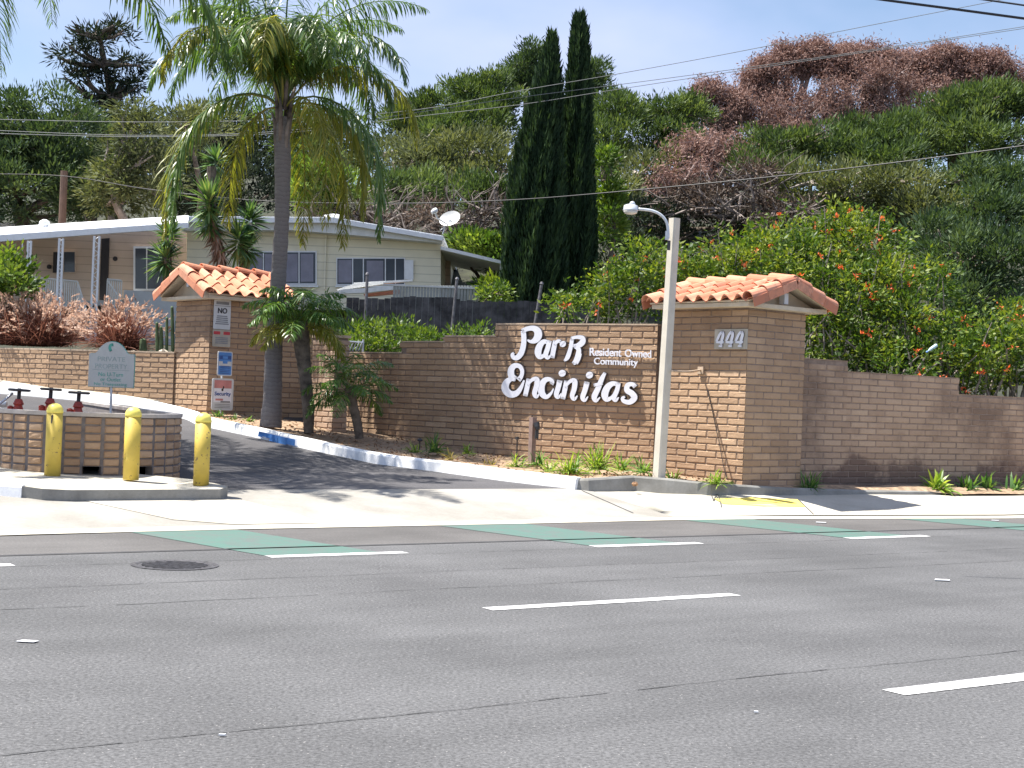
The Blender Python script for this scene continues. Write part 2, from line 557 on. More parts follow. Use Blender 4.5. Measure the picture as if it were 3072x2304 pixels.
gm, gn, gb, go_ = newmat('window glass')
gb.inputs['Base Color'].default_value = (.055, .065, .085, 1)
gb.inputs['Roughness'].default_value = .12
M['glass'] = gm
m, n, b, o = newmat('clear bottle')
b.inputs['Base Color'].default_value = (.55, .75, .80, 1); b.inputs['Roughness'].default_value = .1
M['bottle'] = m

# palm trunk with ring scars
m, n, b, o = newmat('palm trunk')
g = n.nodes.new('ShaderNodeNewGeometry'); sp = n.nodes.new('ShaderNodeSeparateXYZ'); n.links.new(g.outputs['Position'], sp.inputs[0])
zz = math_(n, 'ADD', sp.outputs[2], math_(n, 'MULTIPLY', noise(n, 5, 4, .7), .16))
fr = math_(n, 'FRACT', math_(n, 'MULTIPLY', zz, 13.0))
r = ramp(n, [(.0, (.09, .08, .08)), (.14, (.155, .142, .145)), (.9, (.20, .185, .185))]); n.links.new(fr, r.inputs[0])
c = mixc(n, math_(n, 'MULTIPLY', noise(n, 9, 5, .75), .6), r.outputs[0], (.21, .185, .17))
n.links.new(c, b.inputs['Base Color']); b.inputs['Roughness'].default_value = .9
bump(n, b, fr, .7, .02)
M['palm_trunk'] = m

M['palm'] = leafmat('palm leaf', (.036, .082, .030), (.080, .155, .045), (.20, .27, .07), .38, .35, .6)
M['palm_yellow'] = leafmat('yellowing palm leaf', (.09, .12, .02), (.20, .22, .035), (.42, .38, .09), .4, .4, .5)
M['pygmy'] = leafmat('small palm leaf', (.03, .085, .025), (.075, .17, .035), (.24, .33, .06), .35, .35, .6)
M['yucca'] = leafmat('yucca leaf', (.035, .09, .03), (.09, .19, .06), (.24, .33, .13), .25, .35, .6)
M['skirt_leaf'] = leafmat('dead leaf skirt', (.16, .11, .08), (.28, .20, .15), (.38, .30, .24), .1, .9, .1, tint=(1.15, 1.0, .9))
M['pine'] = leafmat('pine needles', (.032, .058, .024), (.072, .118, .042), (.160, .215, .078), .3, .6, .3, .35)
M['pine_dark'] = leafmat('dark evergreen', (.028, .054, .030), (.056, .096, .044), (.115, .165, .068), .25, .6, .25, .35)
M['pine_olive'] = leafmat('olive foliage', (.050, .066, .032), (.102, .124, .058), (.195, .215, .105), .25, .7, .2, .35)
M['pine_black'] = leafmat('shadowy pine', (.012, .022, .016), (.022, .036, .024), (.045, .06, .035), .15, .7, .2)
M['brush'] = leafmat('brown brush', (.03, .022, .018), (.075, .058, .045), (.18, .13, .10), .15, .9, .1, .5, tint=(1.15, 1.0, .9))
M['dead'] = leafmat('rust needles', (.13, .075, .062), (.27, .17, .145), (.45, .33, .29), .25, .9, .1, .5, tint=(1.15, 1.0, .9))
M['cypress'] = leafmat('cypress foliage', (.012, .028, .014), (.026, .055, .024), (.075, .125, .042), .15, .7, .2, .8)
M['honey'] = leafmat('honeysuckle leaf', (.028, .065, .012), (.080, .145, .022), (.26, .31, .045), .35, .5, .3, .8)
M['lime'] = leafmat('lime shrub', (.035, .075, .012), (.080, .145, .022), (.20, .27, .045), .35, .5, .4, .8)
M['lily'] = leafmat('strap leaves', (.06, .14, .025), (.16, .28, .04), (.42, .50, .10), .35, .4, .6, 2.0)
M['lily_dark'] = leafmat('dark strap leaves', (.03, .09, .025), (.07, .17, .04), (.22, .34, .08), .35, .4, .6, 2.0)
M['dryplant'] = leafmat('dry plant', (.20, .18, .05), (.42, .33, .10), (.6, .48, .2), .3, .7, .2)
M['flower'] = leafmat('orange flower', (.62, .09, .03), (.85, .16, .06), (.95, .34, .16), .2, .5, .2)
M['fountain'] = leafmat('fountain grass', (.085, .035, .028), (.20, .085, .062), (.34, .18, .13), .3, .8, .1, 1.5, tint=(1.15, 1.0, .9))
M['plume'] = leafmat('grass plume', (.30, .19, .15), (.52, .37, .29), (.72, .57, .47), .35, .9, .1, tint=(1.15, 1.0, .9))
M['cactus'] = plain('cactus', (.10, .15, .07), .8, var=.3)

# ------------------------------------------------------------------ ground, road, pavements
def sheet(name, poly, zf, mat, n=1, kind='structure', off=0.0):
    """flat polygon given as world points with own z"""
    b = MB(); b.add([Vector(p)+Vector((0, 0, off)) for p in poly], [tuple(range(len(poly)))])
    o = b.build(name, mat); tag(o, kind=kind); return o


def grid_sd(name, s0, s1, ns, dlist, zf, mat, kind='structure'):
    b = MB(); vs = []; fs = []
    for j, d in enumerate(dlist):
        for i in range(ns+1):
            s = s0+(s1-s0)*i/ns
            dd = d(s) if callable(d) else d
            vs.append(SD(s, dd, zf(s, dd)))
    for j in range(len(dlist)-1):
        for i in range(ns):
            a = j*(ns+1)+i
            fs.append((a, a+1, a+ns+2, a+ns+1))
    b.add(vs, fs); o = b.build(name, mat, smooth=True); return tag(o, kind=kind)


def strip(mb, s0, s1, d0, d1, z, n=1, jit=0.0, seed=0, skew=0.0, mat=0):
    rnd = random.Random(seed); vs = []
    for i in range(n+1):
        s = s0+(s1-s0)*i/n
        j = rnd.uniform(-jit, jit)
        vs += [SD(s, d0+j, z), SD(s+skew, d1+j, z)]
    mb.add(vs, [(2*i, 2*i+2, 2*i+3, 2*i+1) for i in range(n)], mat)


b = MB(); b.add([(-500, -200, -.6), (500, -200, -.6), (500, 700, -.6), (-500, 700, -.6)], [(0, 1, 2, 3)])
tag(b.build('ground', M['ground']), kind='structure')

# gutter line across the road: a little closer at the right
GL = [sd_of(G(-900, 1640)), sd_of(G(0, 1607)), sd_of(G(768, 1588)), sd_of(G(1536, 1573)), sd_of(G(2126, 1559)), sd_of(G(3072, 1556))]
GL = [(-60, 14.3)] + [(s, d) for s, d in GL] + [(60, GL[-1][1]-.4)]
GL.sort()


def gut(s): return float(np.interp(s, [a for a, b in GL], [b for a, b in GL]))


grid_sd('road', -60, 80, 4, [-25, 12.63], lambda s, d: 0, M['asphalt'])
grid_sd('road_shoulder', -60, 80, 60, [12.63, gut], lambda s, d: 0, M['asphalt_edge'])
# seams and cracks
mb = MB(); strip(mb, -60, 80, 12.60, 12.68, .004, 60, .012, 3)
tag(mb.build('road_seam', M['seam']), kind='structure')
mb = MB()
for i, (dd, w) in enumerate(((11.86, .012), (10.6, .014), (9.67, .014), (5.93, .011))):
    rc_ = random.Random(70+i); s_ = -10.0; dj = 0
    while s_ < 45:
        l_ = rc_.uniform(.08, .22); d2_ = max(-.03, min(.03, dj+rc_.uniform(-.012, .012))); w1 = w*rc_.uniform(.3, 1.1)
        if rc_.random() > .03:
            mb.add([SD(s_, dd+dj, .004), SD(s_+l_, dd+d2_, .004), SD(s_+l_, dd+d2_+w1, .004), SD(s_, dd+dj+w1, .004)], [(0, 1, 2, 3)])
        s_ += l_; dj = d2_
tag(mb.build('road_cracks', M['crack']), kind='structure')

# painted markings
dashA0, _ = sd_of(G(812, 1673)); dashA1, _ = sd_of(G(1222, 1659))
dashB0, _ = sd_of(G(1764, 1637)); dashB1, _ = sd_of(G(2083, 1627))
dashC0, _ = sd_of(G(2518, 1612)); dashC1, _ = sd_of(G(2764, 1606))
gsh = dashA0-sd_of(G(395, 1598))[0]
step = dashB0-dashA0
for s0, s1 in ((dashA0-step, dashA1-step), (dashA0, dashA1), (dashB0, dashB1), (dashC0, dashC1), (dashC0+step, dashC1+step), (dashC0+2*step, dashC1+2*step)):
    mb = MB(); strip(mb, s0, s1, 11.92, 12.08, .004, 1)
    tag(mb.build('bike_lane_line', M['white_paint']), kind='structure')
    if s0 < dashA0-1: continue
    mb = MB(); n_ = 8
    vs = []
    for i in range(n_+1):
        s = s0+(s1-s0-.25)*i/n_; s2 = s-gsh
        vs += [SD(s, 12.09, .004), SD(s2, gut(s2)-.02, .004)]
    mb.add(vs, [(2*i, 2*i+2, 2*i+3, 2*i+1) for i in range(n_)])
    tag(mb.build('green_lane_marking', M['green_paint']), kind='structure')
def onS(px, py, f, lift=.005):
    z = .1
    for _ in range(25):
        v = G(px, py, z); s_, d_ = sd_of(v); z = z*.4+.6*f(s_, d_)
    return SD(s_, d_, f(s_, d_)+lift)


a0, _ = sd_of(G(1478, 1832)); a1, _ = sd_of(G(2235, 1790))
mb = MB(); strip(mb, a0, a1, 8.57, 8.71, .004, 1)
tag(mb.build('lane_line', M['white_paint']), kind='structure')
a2, d2 = sd_of(G(2690, 2081))
mb = MB(); strip(mb, a2, a2+3.1, 5.24, 5.40, .004, 1)
tag(mb.build('lane_line', M['white_paint']), kind='structure')
mb = MB(); strip(mb, a0-9, a0-9+2.9, 8.57, 8.71, .004, 1)
tag(mb.build('lane_line', M['white_paint']), kind='structure')

# gutter pan, apron
grid_sd('gutter', -60, 80, 120, [gut, lambda s: gut(s)+.45], lambda s, d: .006, M['concrete_pale'])


def apz(s, d):
    g_ = gut(s)+.45
    return .006 + (Dz(16.85)-.006)*max(0, min(1, (d-g_)/(16.85-g_)))


sA = -40; sB, _ = sd_of(P(1745, 1468, 21))
grid_sd('driveway_apron', sA, sB+.1, 60, [lambda s: gut(s)+.45, lambda s: gut(s)+1.2, 16.2, 16.85], apz, M['concrete'])
# asphalt driveway climbing between the walls
grid_sd('driveway', -40, sB+.4, 4, [16.85, 18.1, 20.6, 22.3, 25.1, 27.7, 32.7, 42, 60], lambda s, d: Dz(d), M['asphalt_new'])
# brighter concrete patch left of centre (newer slab) in front of the island
pl = [onS(x, y, apz, .006) for x, y in ((250, 1502), (722, 1500), (900, 1545), (960, 1570), (700, 1574), (520, 1560))]
mb = MB(); mb.add(pl, [(0, 1, 2, 3, 4, 5)]); tag(mb.build('pavement_slab', M['concrete_pale']), kind='structure')

# right hand pavement: from the driveway edge on, rising to kerb height
def swz(s, d):
    g_ = gut(s)
    ease = max(0, min(1, (s-21.0)/1.8))
    lo = .02+.13*ease
    hi = .235-.05*max(0, min(1, (s-14.5)/6))
    t = max(0, min(1, (d-g_-.45)/(15.85-g_-.45)))
    q = max(0, min(1, (s-sB-.1)/2.2)); q = q*q*(3-2*q)
    return (lo+(hi-lo)*t)*q+apz(s, d)*(1-q)


s_end = 80
grid_sd('pavement', sB+.1, s_end, 160, [lambda s: gut(s)+.45, lambda s: gut(s)+.8, 15.2, 15.95, lambda s: 15.95+.95*max(0, min(1, (sB+5-s)/1.0))], swz, M['concrete_pale'])
# low kerb face between pavement and gutter
mb = MB(); vs = []
nn = 120
for i in range(nn+1):
    s = 20.5+(s_end-20.5)*i/nn
    vs += [SD(s, gut(s)+.44, .0), SD(s, gut(s)+.45, swz(s, gut(s)+.45)+.003), SD(s, gut(s)+.60, swz(s, gut(s)+.6)+.004)]
mb.add(vs, [f for i in range(nn) for f in ((3*i, 3*i+3, 3*i+4, 3*i+1), (3*i+1, 3*i+4, 3*i+5, 3*i+2))])
tag(mb.build('pavement_kerb', M['concrete_grey']), kind='structure')
# yellow curb-ramp patch
yp = [onS(x, y, swz, .006) for x, y in ((2143, 1489), (2260, 1493), (2392, 1499), (2415, 1521), (2290, 1519), (2170, 1516))]
mb = MB(); mb.add(yp, [(0, 1, 2, 3, 4, 5)]); tag(mb.build('yellow_ramp_marking', M['yellow_paint']), kind='structure')
# joints in the concrete
mb = MB()
for (x0, y0, x1, y1) in ((2133, 1482, 2165, 1522), (2395, 1499, 2440, 1543), (1745, 1472, 1900, 1540)):
    for k in range(4):
        pa = onS(x0+(x1-x0)*k/4, y0+(y1-y0)*k/4, swz, .007); pb = onS(x0+(x1-x0)*(k+1)/4, y0+(y1-y0)*(k+1)/4, swz, .007)
        w = (pb-pa).cross(Vector((0, 0, 1))).normalized()*.008
        mb.add([pa-w, pa+w, pb+w, pb-w], [(0, 1, 2, 3)])
tag(mb.build('pavement_joints', M['crack']), kind='structure')


def kerb(name, bots, h, w, mat, topmat=None, seg=None):
    """bots: list of world points of the kerb's foot on the drive side; inner = left side normal"""
    mb = MB(); n = len(bots); vs = []
    for i, p in enumerate(bots):
        a = bots[max(0, i-1)]; c_ = bots[min(n-1, i+1)]
        t = Vector((c_[0]-a[0], c_[1]-a[1], 0)).normalized()
        q = Vector((-t.y, t.x, 0))
        hh = h[i] if isinstance(h, (list, tuple)) else h
        p = Vector(p)
        vs += [p-Vector((0, 0, .1)), p+Vector((0, 0, hh*.82))+q*.035*(1 if w > 0 else -1), p+Vector((0, 0, hh))+q*.06*(1 if w > 0 else -1), p+q*w+Vector((0, 0, hh)), p+q*w-Vector((0, 0, .1))]
    fs = []
    for i in range(n-1):
        for k in range(4):
            a = i*5+k; fs.append((a, a+5, a+6, a+1))
    fs.append((0, 1, 2, 3, 4)); e = (n-1)*5; fs.append((e+4, e+3, e+2, e+1, e))
    mb.add(vs, fs)
    return tag(mb.build(name, mat), kind='structure')


def onD(px, py, Y):                   # point on the driveway surface near that depth
    v = P(px, py, Y); s, d = sd_of(v); return Vector((v.x, v.y, Dz(d)))


# white painted kerb of the right planting bed (runs from far left to near right)
KW = [onD(-300, 1190, 31.0), onD(0, 1199, 30.2), onD(200, 1209, 29.4), onD(360, 1226, 28.6), onD(470, 1246, 27.9), onD(555, 1265, 27.2), onD(600, 1280, 26.5), onD(760, 1315, 25.5), onD(900, 1345, 24.6), onD(1130, 1395, 23.4), onD(1320, 1428, 22.6), onD(1500, 1450, 21.8), onD(1600, 1461, 21.35), onD(1722, 1470, 20.9)]
def interp_poly(pts, k=4):
    out = []
    for i in range(len(pts)-1):
        p0 = pts[max(i-1, 0)]; p1 = pts[i]; p2 = pts[i+1]; p3 = pts[min(i+2, len(pts)-1)]
        for j in range(k):
            t = j/k
            out.append(0.5*((2*p1)+(p2-p0)*t+(2*p0-5*p1+4*p2-p3)*t*t+(3*p1-p0-3*p2+p3)*t**3))
    out.append(pts[-1]); return out
KWs = interp_poly(KW)
kerb('kerb_white', KWs, .17, .17, M['kerb_white'])
# far walkway and the raised pavement under the retaining wall
wk_front = [P(-300, 1141, 31.8), P(0, 1161, 30.6), P(266, 1182, 29.6), P(515, 1205, 29.05), P(535, 1207, 29.2)]
wk_back = [P(-300, 1100, 33.4), P(0, 1122, 32.2), P(263, 1140, 31.0), P(515, 1186, 29.5), P(535, 1188, 29.6)]
mb = MB(); n_ = len(wk_front)
mb.add(wk_front+wk_back, [(i, i+1, n_+i+1, n_+i) for i in range(n_-1)]); tag(mb.build('far_pavement', M['concrete_pale']), kind='structure')
mb = MB(); lo = [p+Vector((0, -.012, -.13)) for p in wk_front]
mb.add(wk_front+lo, [(i+1, i, n_+i, n_+i+1) for i in range(n_-1)]); tag(mb.build('far_kerb', M['concrete_grey']), kind='structure')
mb = MB(); kk = [p+Vector((0, .1, .14)) for p in KWs[0:20]]; mm = [path_at2 for path_at2 in ()]
ww = [lo[0].lerp(lo[1], 0)]
nk = len(kk); far = []
for i in range(nk):
    f_ = i/(nk-1)*(n_-1); i0 = min(int(f_), n_-2); far.append(lo[i0].lerp(lo[i0+1], f_-i0)+Vector((0, 0, .02)))
mb.add(kk+far, [(i, i+1, nk+i+1, nk+i) for i in range(nk-1)]); tag(mb.build('walkway', M['concrete']), kind='structure')
# worn blue paint on a short stretch of the white kerb
mb = MB()
rr = random.Random(5)
for i in range(16):
    t = rr.uniform(28.5, 31.3); i0 = int(t); fct = t-i0
    p = KWs[i0].lerp(KWs[i0+1], fct); tt = (KWs[i0+1]-KWs[i0]).normalized(); q = Vector((-tt.y, tt.x, 0))
    w_ = rr.uniform(.05, .16); zb = rr.uniform(.0, .06)
    p = p - q*(.006+.0006*i)
    mb.add([p-tt*w_+Vector((0, 0, zb)), p+tt*w_*rr.uniform(.5, 1)+Vector((0, 0, zb)), p+tt*w_+Vector((0, 0, .125)), p-tt*w_*rr.uniform(.3, .9)+Vector((0, 0, .125))], [(0, 1, 2, 3)])
tag(mb.build('kerb_blue_paint', M['kerb_blue']), kind='structure')

# grey bed kerb in front of the right pillar
def KP(px, py, Y):
    return P(px, py, Y)
KG = [KP(1726, 1471, 20.95), KP(1768, 1468, 20.9), KP(1905, 1457, 21.35), KP(2000, 1465, 21.25), KP(2135, 1479, 21.15), KP(2371, 1494, 21.9), KP(2600, 1500, 22.95), KP(2760, 1492, 23.6), KP(2890, 1484, 24.3)]
kerb('kerb_grey', KG, [.16, .15, .14, .14, .14, .15, .15, .10, .03], .15, M['concrete_grey'])

# ------------------------------------------------------------------ walls: plan points
E1 = Vector((.643, -.766, 0)); E2 = Vector((.766, .643, 0)); Z = Vector((0, 0, 1))
PC = Vector((3.46, 21.7, 0))          # right pillar, near corner
LC = Vector((-5.80, 28.0, 0))         # left pillar, near corner
MC = Vector((-3.25, 26.8, 0))         # low pillar corner
S0 = Vector((2.30, 23.47, 0)); SM = Vector((.19, 24.81, 0)); S1 = Vector((-.315, 25.27, 0)); S2 = Vector((-1.25, 26.17, 0)); S3 = Vector((-2.26, 27.2, 0)); S4 = Vector((-3.15, 28.15, 0))
RW0 = Vector((4.55, 23.3, 0)); RW1 = RW0 + ROAD_U*16

# soil beds
bed = MB()
wallfoot = [Vector((-6.4, 28.6, 1.0)), Vector((-5.4, 28.3, .98)), Vector((-4.6, 28.4, .95)), Vector((-3.6, 27.6, .84)), Vector((-3.0, 27.6, .78)), Vector((-2.2, 27.1, .70)), Vector((-1.2, 26.3, .62)), Vector((-.3, 25.6, .52)), Vector((1.0, 24.6, .44)), Vector((2.3, 23.8, .42)), Vector((3.6, 22.2, .38)), Vector((4.6, 23.6, .35))]
def path_at(pts, t):
    L = [0]
    for i in range(len(pts)-1): L.append(L[-1]+(pts[i+1]-pts[i]).length)
    x = t*L[-1]
    for i in range(len(pts)-1):
        if x <= L[i+1]+1e-6:
            return pts[i].lerp(pts[i+1], (x-L[i])/max(1e-6, L[i+1]-L[i]))
    return pts[-1]
kin = [p+Vector((0, 0, .13)) for p in KWs[3:]] + [p+Vector((0, 0, .12)) for p in KG[1:4]] + [KG[4]+Vector((0, 0, .12))]
kin = []
for i, p in enumerate(KWs[21:]):
    kin.append(p+Vector((.05, .05, .13)))
for p in KG[1:5]: kin.append(p+Vector((0, .06, .12)))
NA, NB = 40, 8
vs = []; rnd = random.Random(2)
for i in range(NA+1):
    a = path_at(kin, i/NA); c_ = path_at(wallfoot[:11], i/NA)
    for j in range(NB+1):
        p = a.lerp(c_, j/NB); vs.append(p+Vector((0, 0, (rnd.uniform(-.012, .02)) if 0 < j < NB else 0)))
bed.add(vs, [(i*(NB+1)+j, (i+1)*(NB+1)+j, (i+1)*(NB+1)+j+1, i*(NB+1)+j+1) for i in range(NA) for j in range(NB)])
# right strip bed under the long wall
vs = []
rk = KG[4:] + [KG[-1]+ROAD_U*14]
for i in range(31):
    a = path_at(rk, i/30); past = a.x > KG[-1].x-.3; a = a+(Vector((-ROAD_N.x*.12, -ROAD_N.y*.12, .012)) if past else Vector((0, .1, .10))); c_ = (PC+E2*.0).lerp(RW0+ROAD_U*16, i/30)
    c_ = Vector((c_.x, c_.y, .33-.12*i/30))
    for j in range(5): vs.append(a.lerp(c_+ROAD_N*.1, j/4)+Vector((0, 0, rnd.uniform(-.01, .02))))
bed.add(vs, [(i*5+j, (i+1)*5+j, (i+1)*5+j+1, i*5+j+1) for i in range(30) for j in range(4)])
tag(bed.build('planting_bed', M['soil'], smooth=True), kind='structure')

# hill behind the walls, one sheet
front = [Vector((-40, 50, 1.9)), Vector((-20, 38, 1.8)), Vector((-11.6, 32.6, 1.75)), Vector((-7.0, 29.5, 1.7)), Vector((-5.2, 30, 1.7)), Vector((-3.2, 28.9, 1.9)), Vector((-1.2, 26.9, 1.7)), Vector((2.4, 24.3, 1.5)), Vector((4.6, 23.9, 1.5)), Vector((9.4, 27.0, 1.4)), Vector((18, 33, 1.3)), Vector((50, 55, 1.3))]
rows = [(0, 0), (3, .4), (8, .8), (14, 1.1), (20, 2.6), (30, 6.0), (44, 9.6), (70, 13), (110, 16), (300, 22)]
vs = []; NF = 44
for j, (t, dz) in enumerate(rows):
    for i in range(NF+1):
        p = path_at(front, i/NF); k_ = 1+t/40.0
        vs.append(Vector((p.x*k_, p.y+t, p.z+dz*(1+.1*math.sin(i*.9+j)))))
hb = MB(); hb.add(vs, [(j*(NF+1)+i, j*(NF+1)+i+1, (j+1)*(NF+1)+i+1, (j+1)*(NF+1)+i) for j in range(len(rows)-1) for i in range(NF)])
tag(hb.build('hillside', M['hill'], smooth=True), kind='structure')

# ------------------------------------------------------------------ slump block masonry
def blocks(mb, org, ud, L, zb, ztop, seed=1, off=0.0, ch=.1016, bl=.4064, out=None, mat=0, bul=.011, uw=None):
    """a wall face: org at u=0, running along ud for L metres; out = outward normal"""
    rnd = random.Random(seed)
    r = 0
    z = zb(0) if callable(zb) else zb
    zmin = min(zb(0), zb(L)) if callable(zb) else zb
    z = math.floor(zmin/ch)*ch
    while True:
        zt = max(ztop(u) for u in (0.01, L*.25, L*.5, L*.75, L-.01)) if callable(ztop) else ztop
        if z+ch*.5 > zt: break
        u = -bl*(.5 if (r % 2) else 0)-off
        while u < L:
            a = max(0, u); e = min(L, u+bl)
            if e-a > .03:
                um = (a+e)/2
                top = ztop(um) if callable(ztop) else ztop
                bot = zb(um) if callable(zb) else zb
                if z+ch <= top+.035 and z+ch > bot:
                    g_ = .006
                    ga = -.003 if a == 0 else g_; ge = -.003 if e == L else g_
                    us = [a+ga, a+ga+.014] + [a+(e-a)*k for k in (.3, .55, .8)] + [e-ge-.014, e-ge]
                    zs = [z+g_, z+g_+.012, z+ch*.6, z+ch-g_-.012, z+ch-g_]
                    tone = min(1, max(0, rnd.gauss(.5, .2)))
                    sag = rnd.uniform(.3, 1); blk = rnd.uniform(.35, .8)
                    vs = []
                    for jz, zc in enumerate(zs):
                        for iu, uc in enumerate(us):
                            edge = (iu == 0 and a > 0) or (iu == len(us)-1 and e < L) or jz in (0, len(zs)-1)
                            y = -.005 if edge else (.002+bul*blk+bul*rnd.uniform(-.12, .12)+(bul*.35*sag if jz == 1 else 0))
                            dzz = 0 if edge else rnd.uniform(-.004, .004)
                            vs.append(org+ud*uc+out*y+Z*(zc+dzz))
                    n_ = len(us); fs = []
                    for jz in range(len(zs)-1):
                        for iu in range(n_-1):
                            q = jz*n_+iu
                            f = (q, q+1, q+n_+1, q+n_)
                            fs.append(f)
                    if ud.cross(Z).dot(out) < 0: fs = [tuple(reversed(f)) for f in fs]
                    mb.add(vs, fs, mat, tone)
            u += bl
        r += 1
        z += ch


def core(mb, a, b_, th, nrm, zb, zt, mat=1):
    """mortar core from a to b; nrm outward; front plane 8 mm behind the block edge"""
    a2 = a-nrm*.003; b2 = b_-nrm*.003
    mb.box(Vector((a2.x, a2.y, zb)), b2-a2, -nrm*(th-.016), Z*(zt-zb), mat, .5)


def capstrip(mb, a, b_, th, nrm, z, mat=2, h=.025, proud=.012):
    u = (b_-a).normalized()
    mb.box(Vector((a.x, a.y, z))+nrm*proud-u*.004, (b_-a)+u*.008, -nrm*(th+proud*2), Z*h, mat, .5)


# sign wall (gently curved, stepping down to the left)
sw = MB()
tops = [(1485, 2.745), (1335, 2.54), (1205, 2.44), (1000, 2.235)]
segs = [(SM, S0), (S1, SM), (S2, S1), (S3, S2), (S4, S3)]
ang = 0
foot = lambda p: float(np.interp(p.x, [-6, -3.3, -2.3, -1.2, -.3, 1, 2.3], [.9, .76, .68, .58, .48, .40, .36]))
def px_of(v):
    d = v-CAM; return 1536+FOC*d.dot(Rv)/d.dot(Fv)
def topz_at(v):
    x = px_of(Vector((v.x, v.y, 2.4)))
    return 2.745 if x > 1487 else (2.54 if x > 1335 else (2.44 if x > 1205 else 2.235))
acc = 0.0
for si, (a, c_) in enumerate(segs):
    u = (c_-a); L = u.length; u = u.normalized(); nrm = Vector((u.y, -u.x, 0))
    if nrm.y > 0: nrm = -nrm
    zt = lambda uu, a=a, u=u: topz_at(a+u*uu)
    # offsets keep the bond running through
    blocks(sw, a, u, L, lambda uu, a=a, u=u: foot(a+u*uu)-.15, zt, 20+si, off=.13*si, out=nrm)
    n_ = max(2, int(L/.1))
    # core in pieces by height
    runs = []; u0 = 0; h0 = zt(0.001)
    for k in range(1, n_+1):
        uu = L*k/n_; h = zt(min(uu, L-.001))
        if abs(h-h0) > .01:
            # refine
            lo, hi = L*(k-1)/n_, uu
            for _ in range(12):
                m_ = (lo+hi)/2
                if abs(zt(m_)-h0) > .01: hi = m_
                else: lo = m_
            runs.append((u0, lo, h0)); u0 = lo; h0 = h
    runs.append((u0, L, h0))
    for (p, q, h) in runs:
        core(sw, a+u*p, a+u*q, .2, nrm, .1, h-.002)
        capstrip(sw, a+u*p, a+u*q, .2, nrm, h)
o = sw.build('brick_wall', [M['brick'], M['mortar'], M['cap']])
tag(o, 'curved slump block wall carrying the white park name letters, stepping down toward the palms', 'wall')

# low pillar at the left end of the sign wall
lp = MB()
nA = Vector((-.766, -.643, 0)); nB = Vector((.643, -.766, 0))
blocks(lp, MC-E1*.75, E1, .75, .6, 2.48, 31, out=nA)
blocks(lp, MC, E2, .30, .6, 2.48, 32, out=nB)
lp.box(Vector((MC.x, MC.y, .5))-E1*.742-nA*.003, E1*.734, E2*.28, Z*1.97, 1)
lp.box(Vector((MC.x, MC.y, 2.475))-E1*.77+nA*.0-E2*.02, E1*.79, E2*.34, Z*.05, 2)
o = lp.build('brick_pillar', [M['brick_pale'], M['mortar'], M['cap']])
tag(o, 'low flat topped sunlit block pillar between the two small palms', 'pillar')

# shaded connector wall between tiled left pillar and the low pillar
cw = MB()
c0 = LC+E2*1.4; c1 = LC+E2*2.6
blocks(cw, c0, E2, 1.2, .75, 2.7, 41, out=nB)
core(cw, c0, c1, .2, nB, .6, 2.695); capstrip(cw, c0, c1, .2, nB, 2.70)
o = cw.build('brick_wall', [M['brick'], M['mortar'], M['cap']])
tag(o, 'short shaded block wall joining the tiled gate pillar behind the big palm trunk', 'wall')

# long right wall with steps
rw = MB()
def rtop(u):
    x = px_of(RW0+ROAD_U*u+Z*2)
    return 2.30 if x < 2540 else (2.13 if x < 2876 else (1.85 if x < 3400 else 1.65))
LR = 16.0
u0 = 0
marks = []
prev = rtop(0); uu = 0
while uu < LR:
    if abs(rtop(uu)-prev) > .01:
        marks.append((u0, uu, prev)); u0 = uu; prev = rtop(uu)
    uu += .02
marks.append((u0, LR, prev))
for (p, q, h) in marks:
    blocks(rw, RW0+ROAD_U*p, ROAD_U, q-p, .1, h, 51+int(p*7), out=-ROAD_N, bul=.006, off=p % .4064)
    core(rw, RW0+ROAD_U*p, RW0+ROAD_U*q, .2, -ROAD_N, 0, h-.004)
    capstrip(rw, RW0+ROAD_U*p, RW0+ROAD_U*q, .2, -ROAD_N, h-.002, h=.012, proud=.004)
o = rw.build('brick_wall', [M['brick_dark'], M['mortar'], M['brick_dark']])
tag(o, 'long stained block wall right of the 444 pillar, stepping down to the right', 'wall')

# left retaining wall
tw = MB()
T0 = P(-300, 1020, 33.5); T1 = P(0, 1035, 31.5); T2 = P(150, 1042, 30.4); T3 = P(523, 1068, 29.0)
for si, (a, c_) in enumerate(((T0, T1), (T1, T2), (T2, T3))):
    a = Vector((a.x, a.y, 0)); c_ = Vector((c_.x, c_.y, 0)); u = (c_-a); L = u.length; u.normalize(); nrm = Vector((u.y, -u.x, 0))
    blocks(tw, a, u, L, .9, 2.12, 61+si, out=nrm, off=.1*si)
    core(tw, a, c_, .25, nrm, .8, 2.115); capstrip(tw, a, c_, .25, nrm, 2.12, h=.03)
o = tw.build('retaining_wall', [M['brick'], M['mortar'], M['cap']])
tag(o, 'low retaining block wall in front of the fountain grass at left', 'wall')


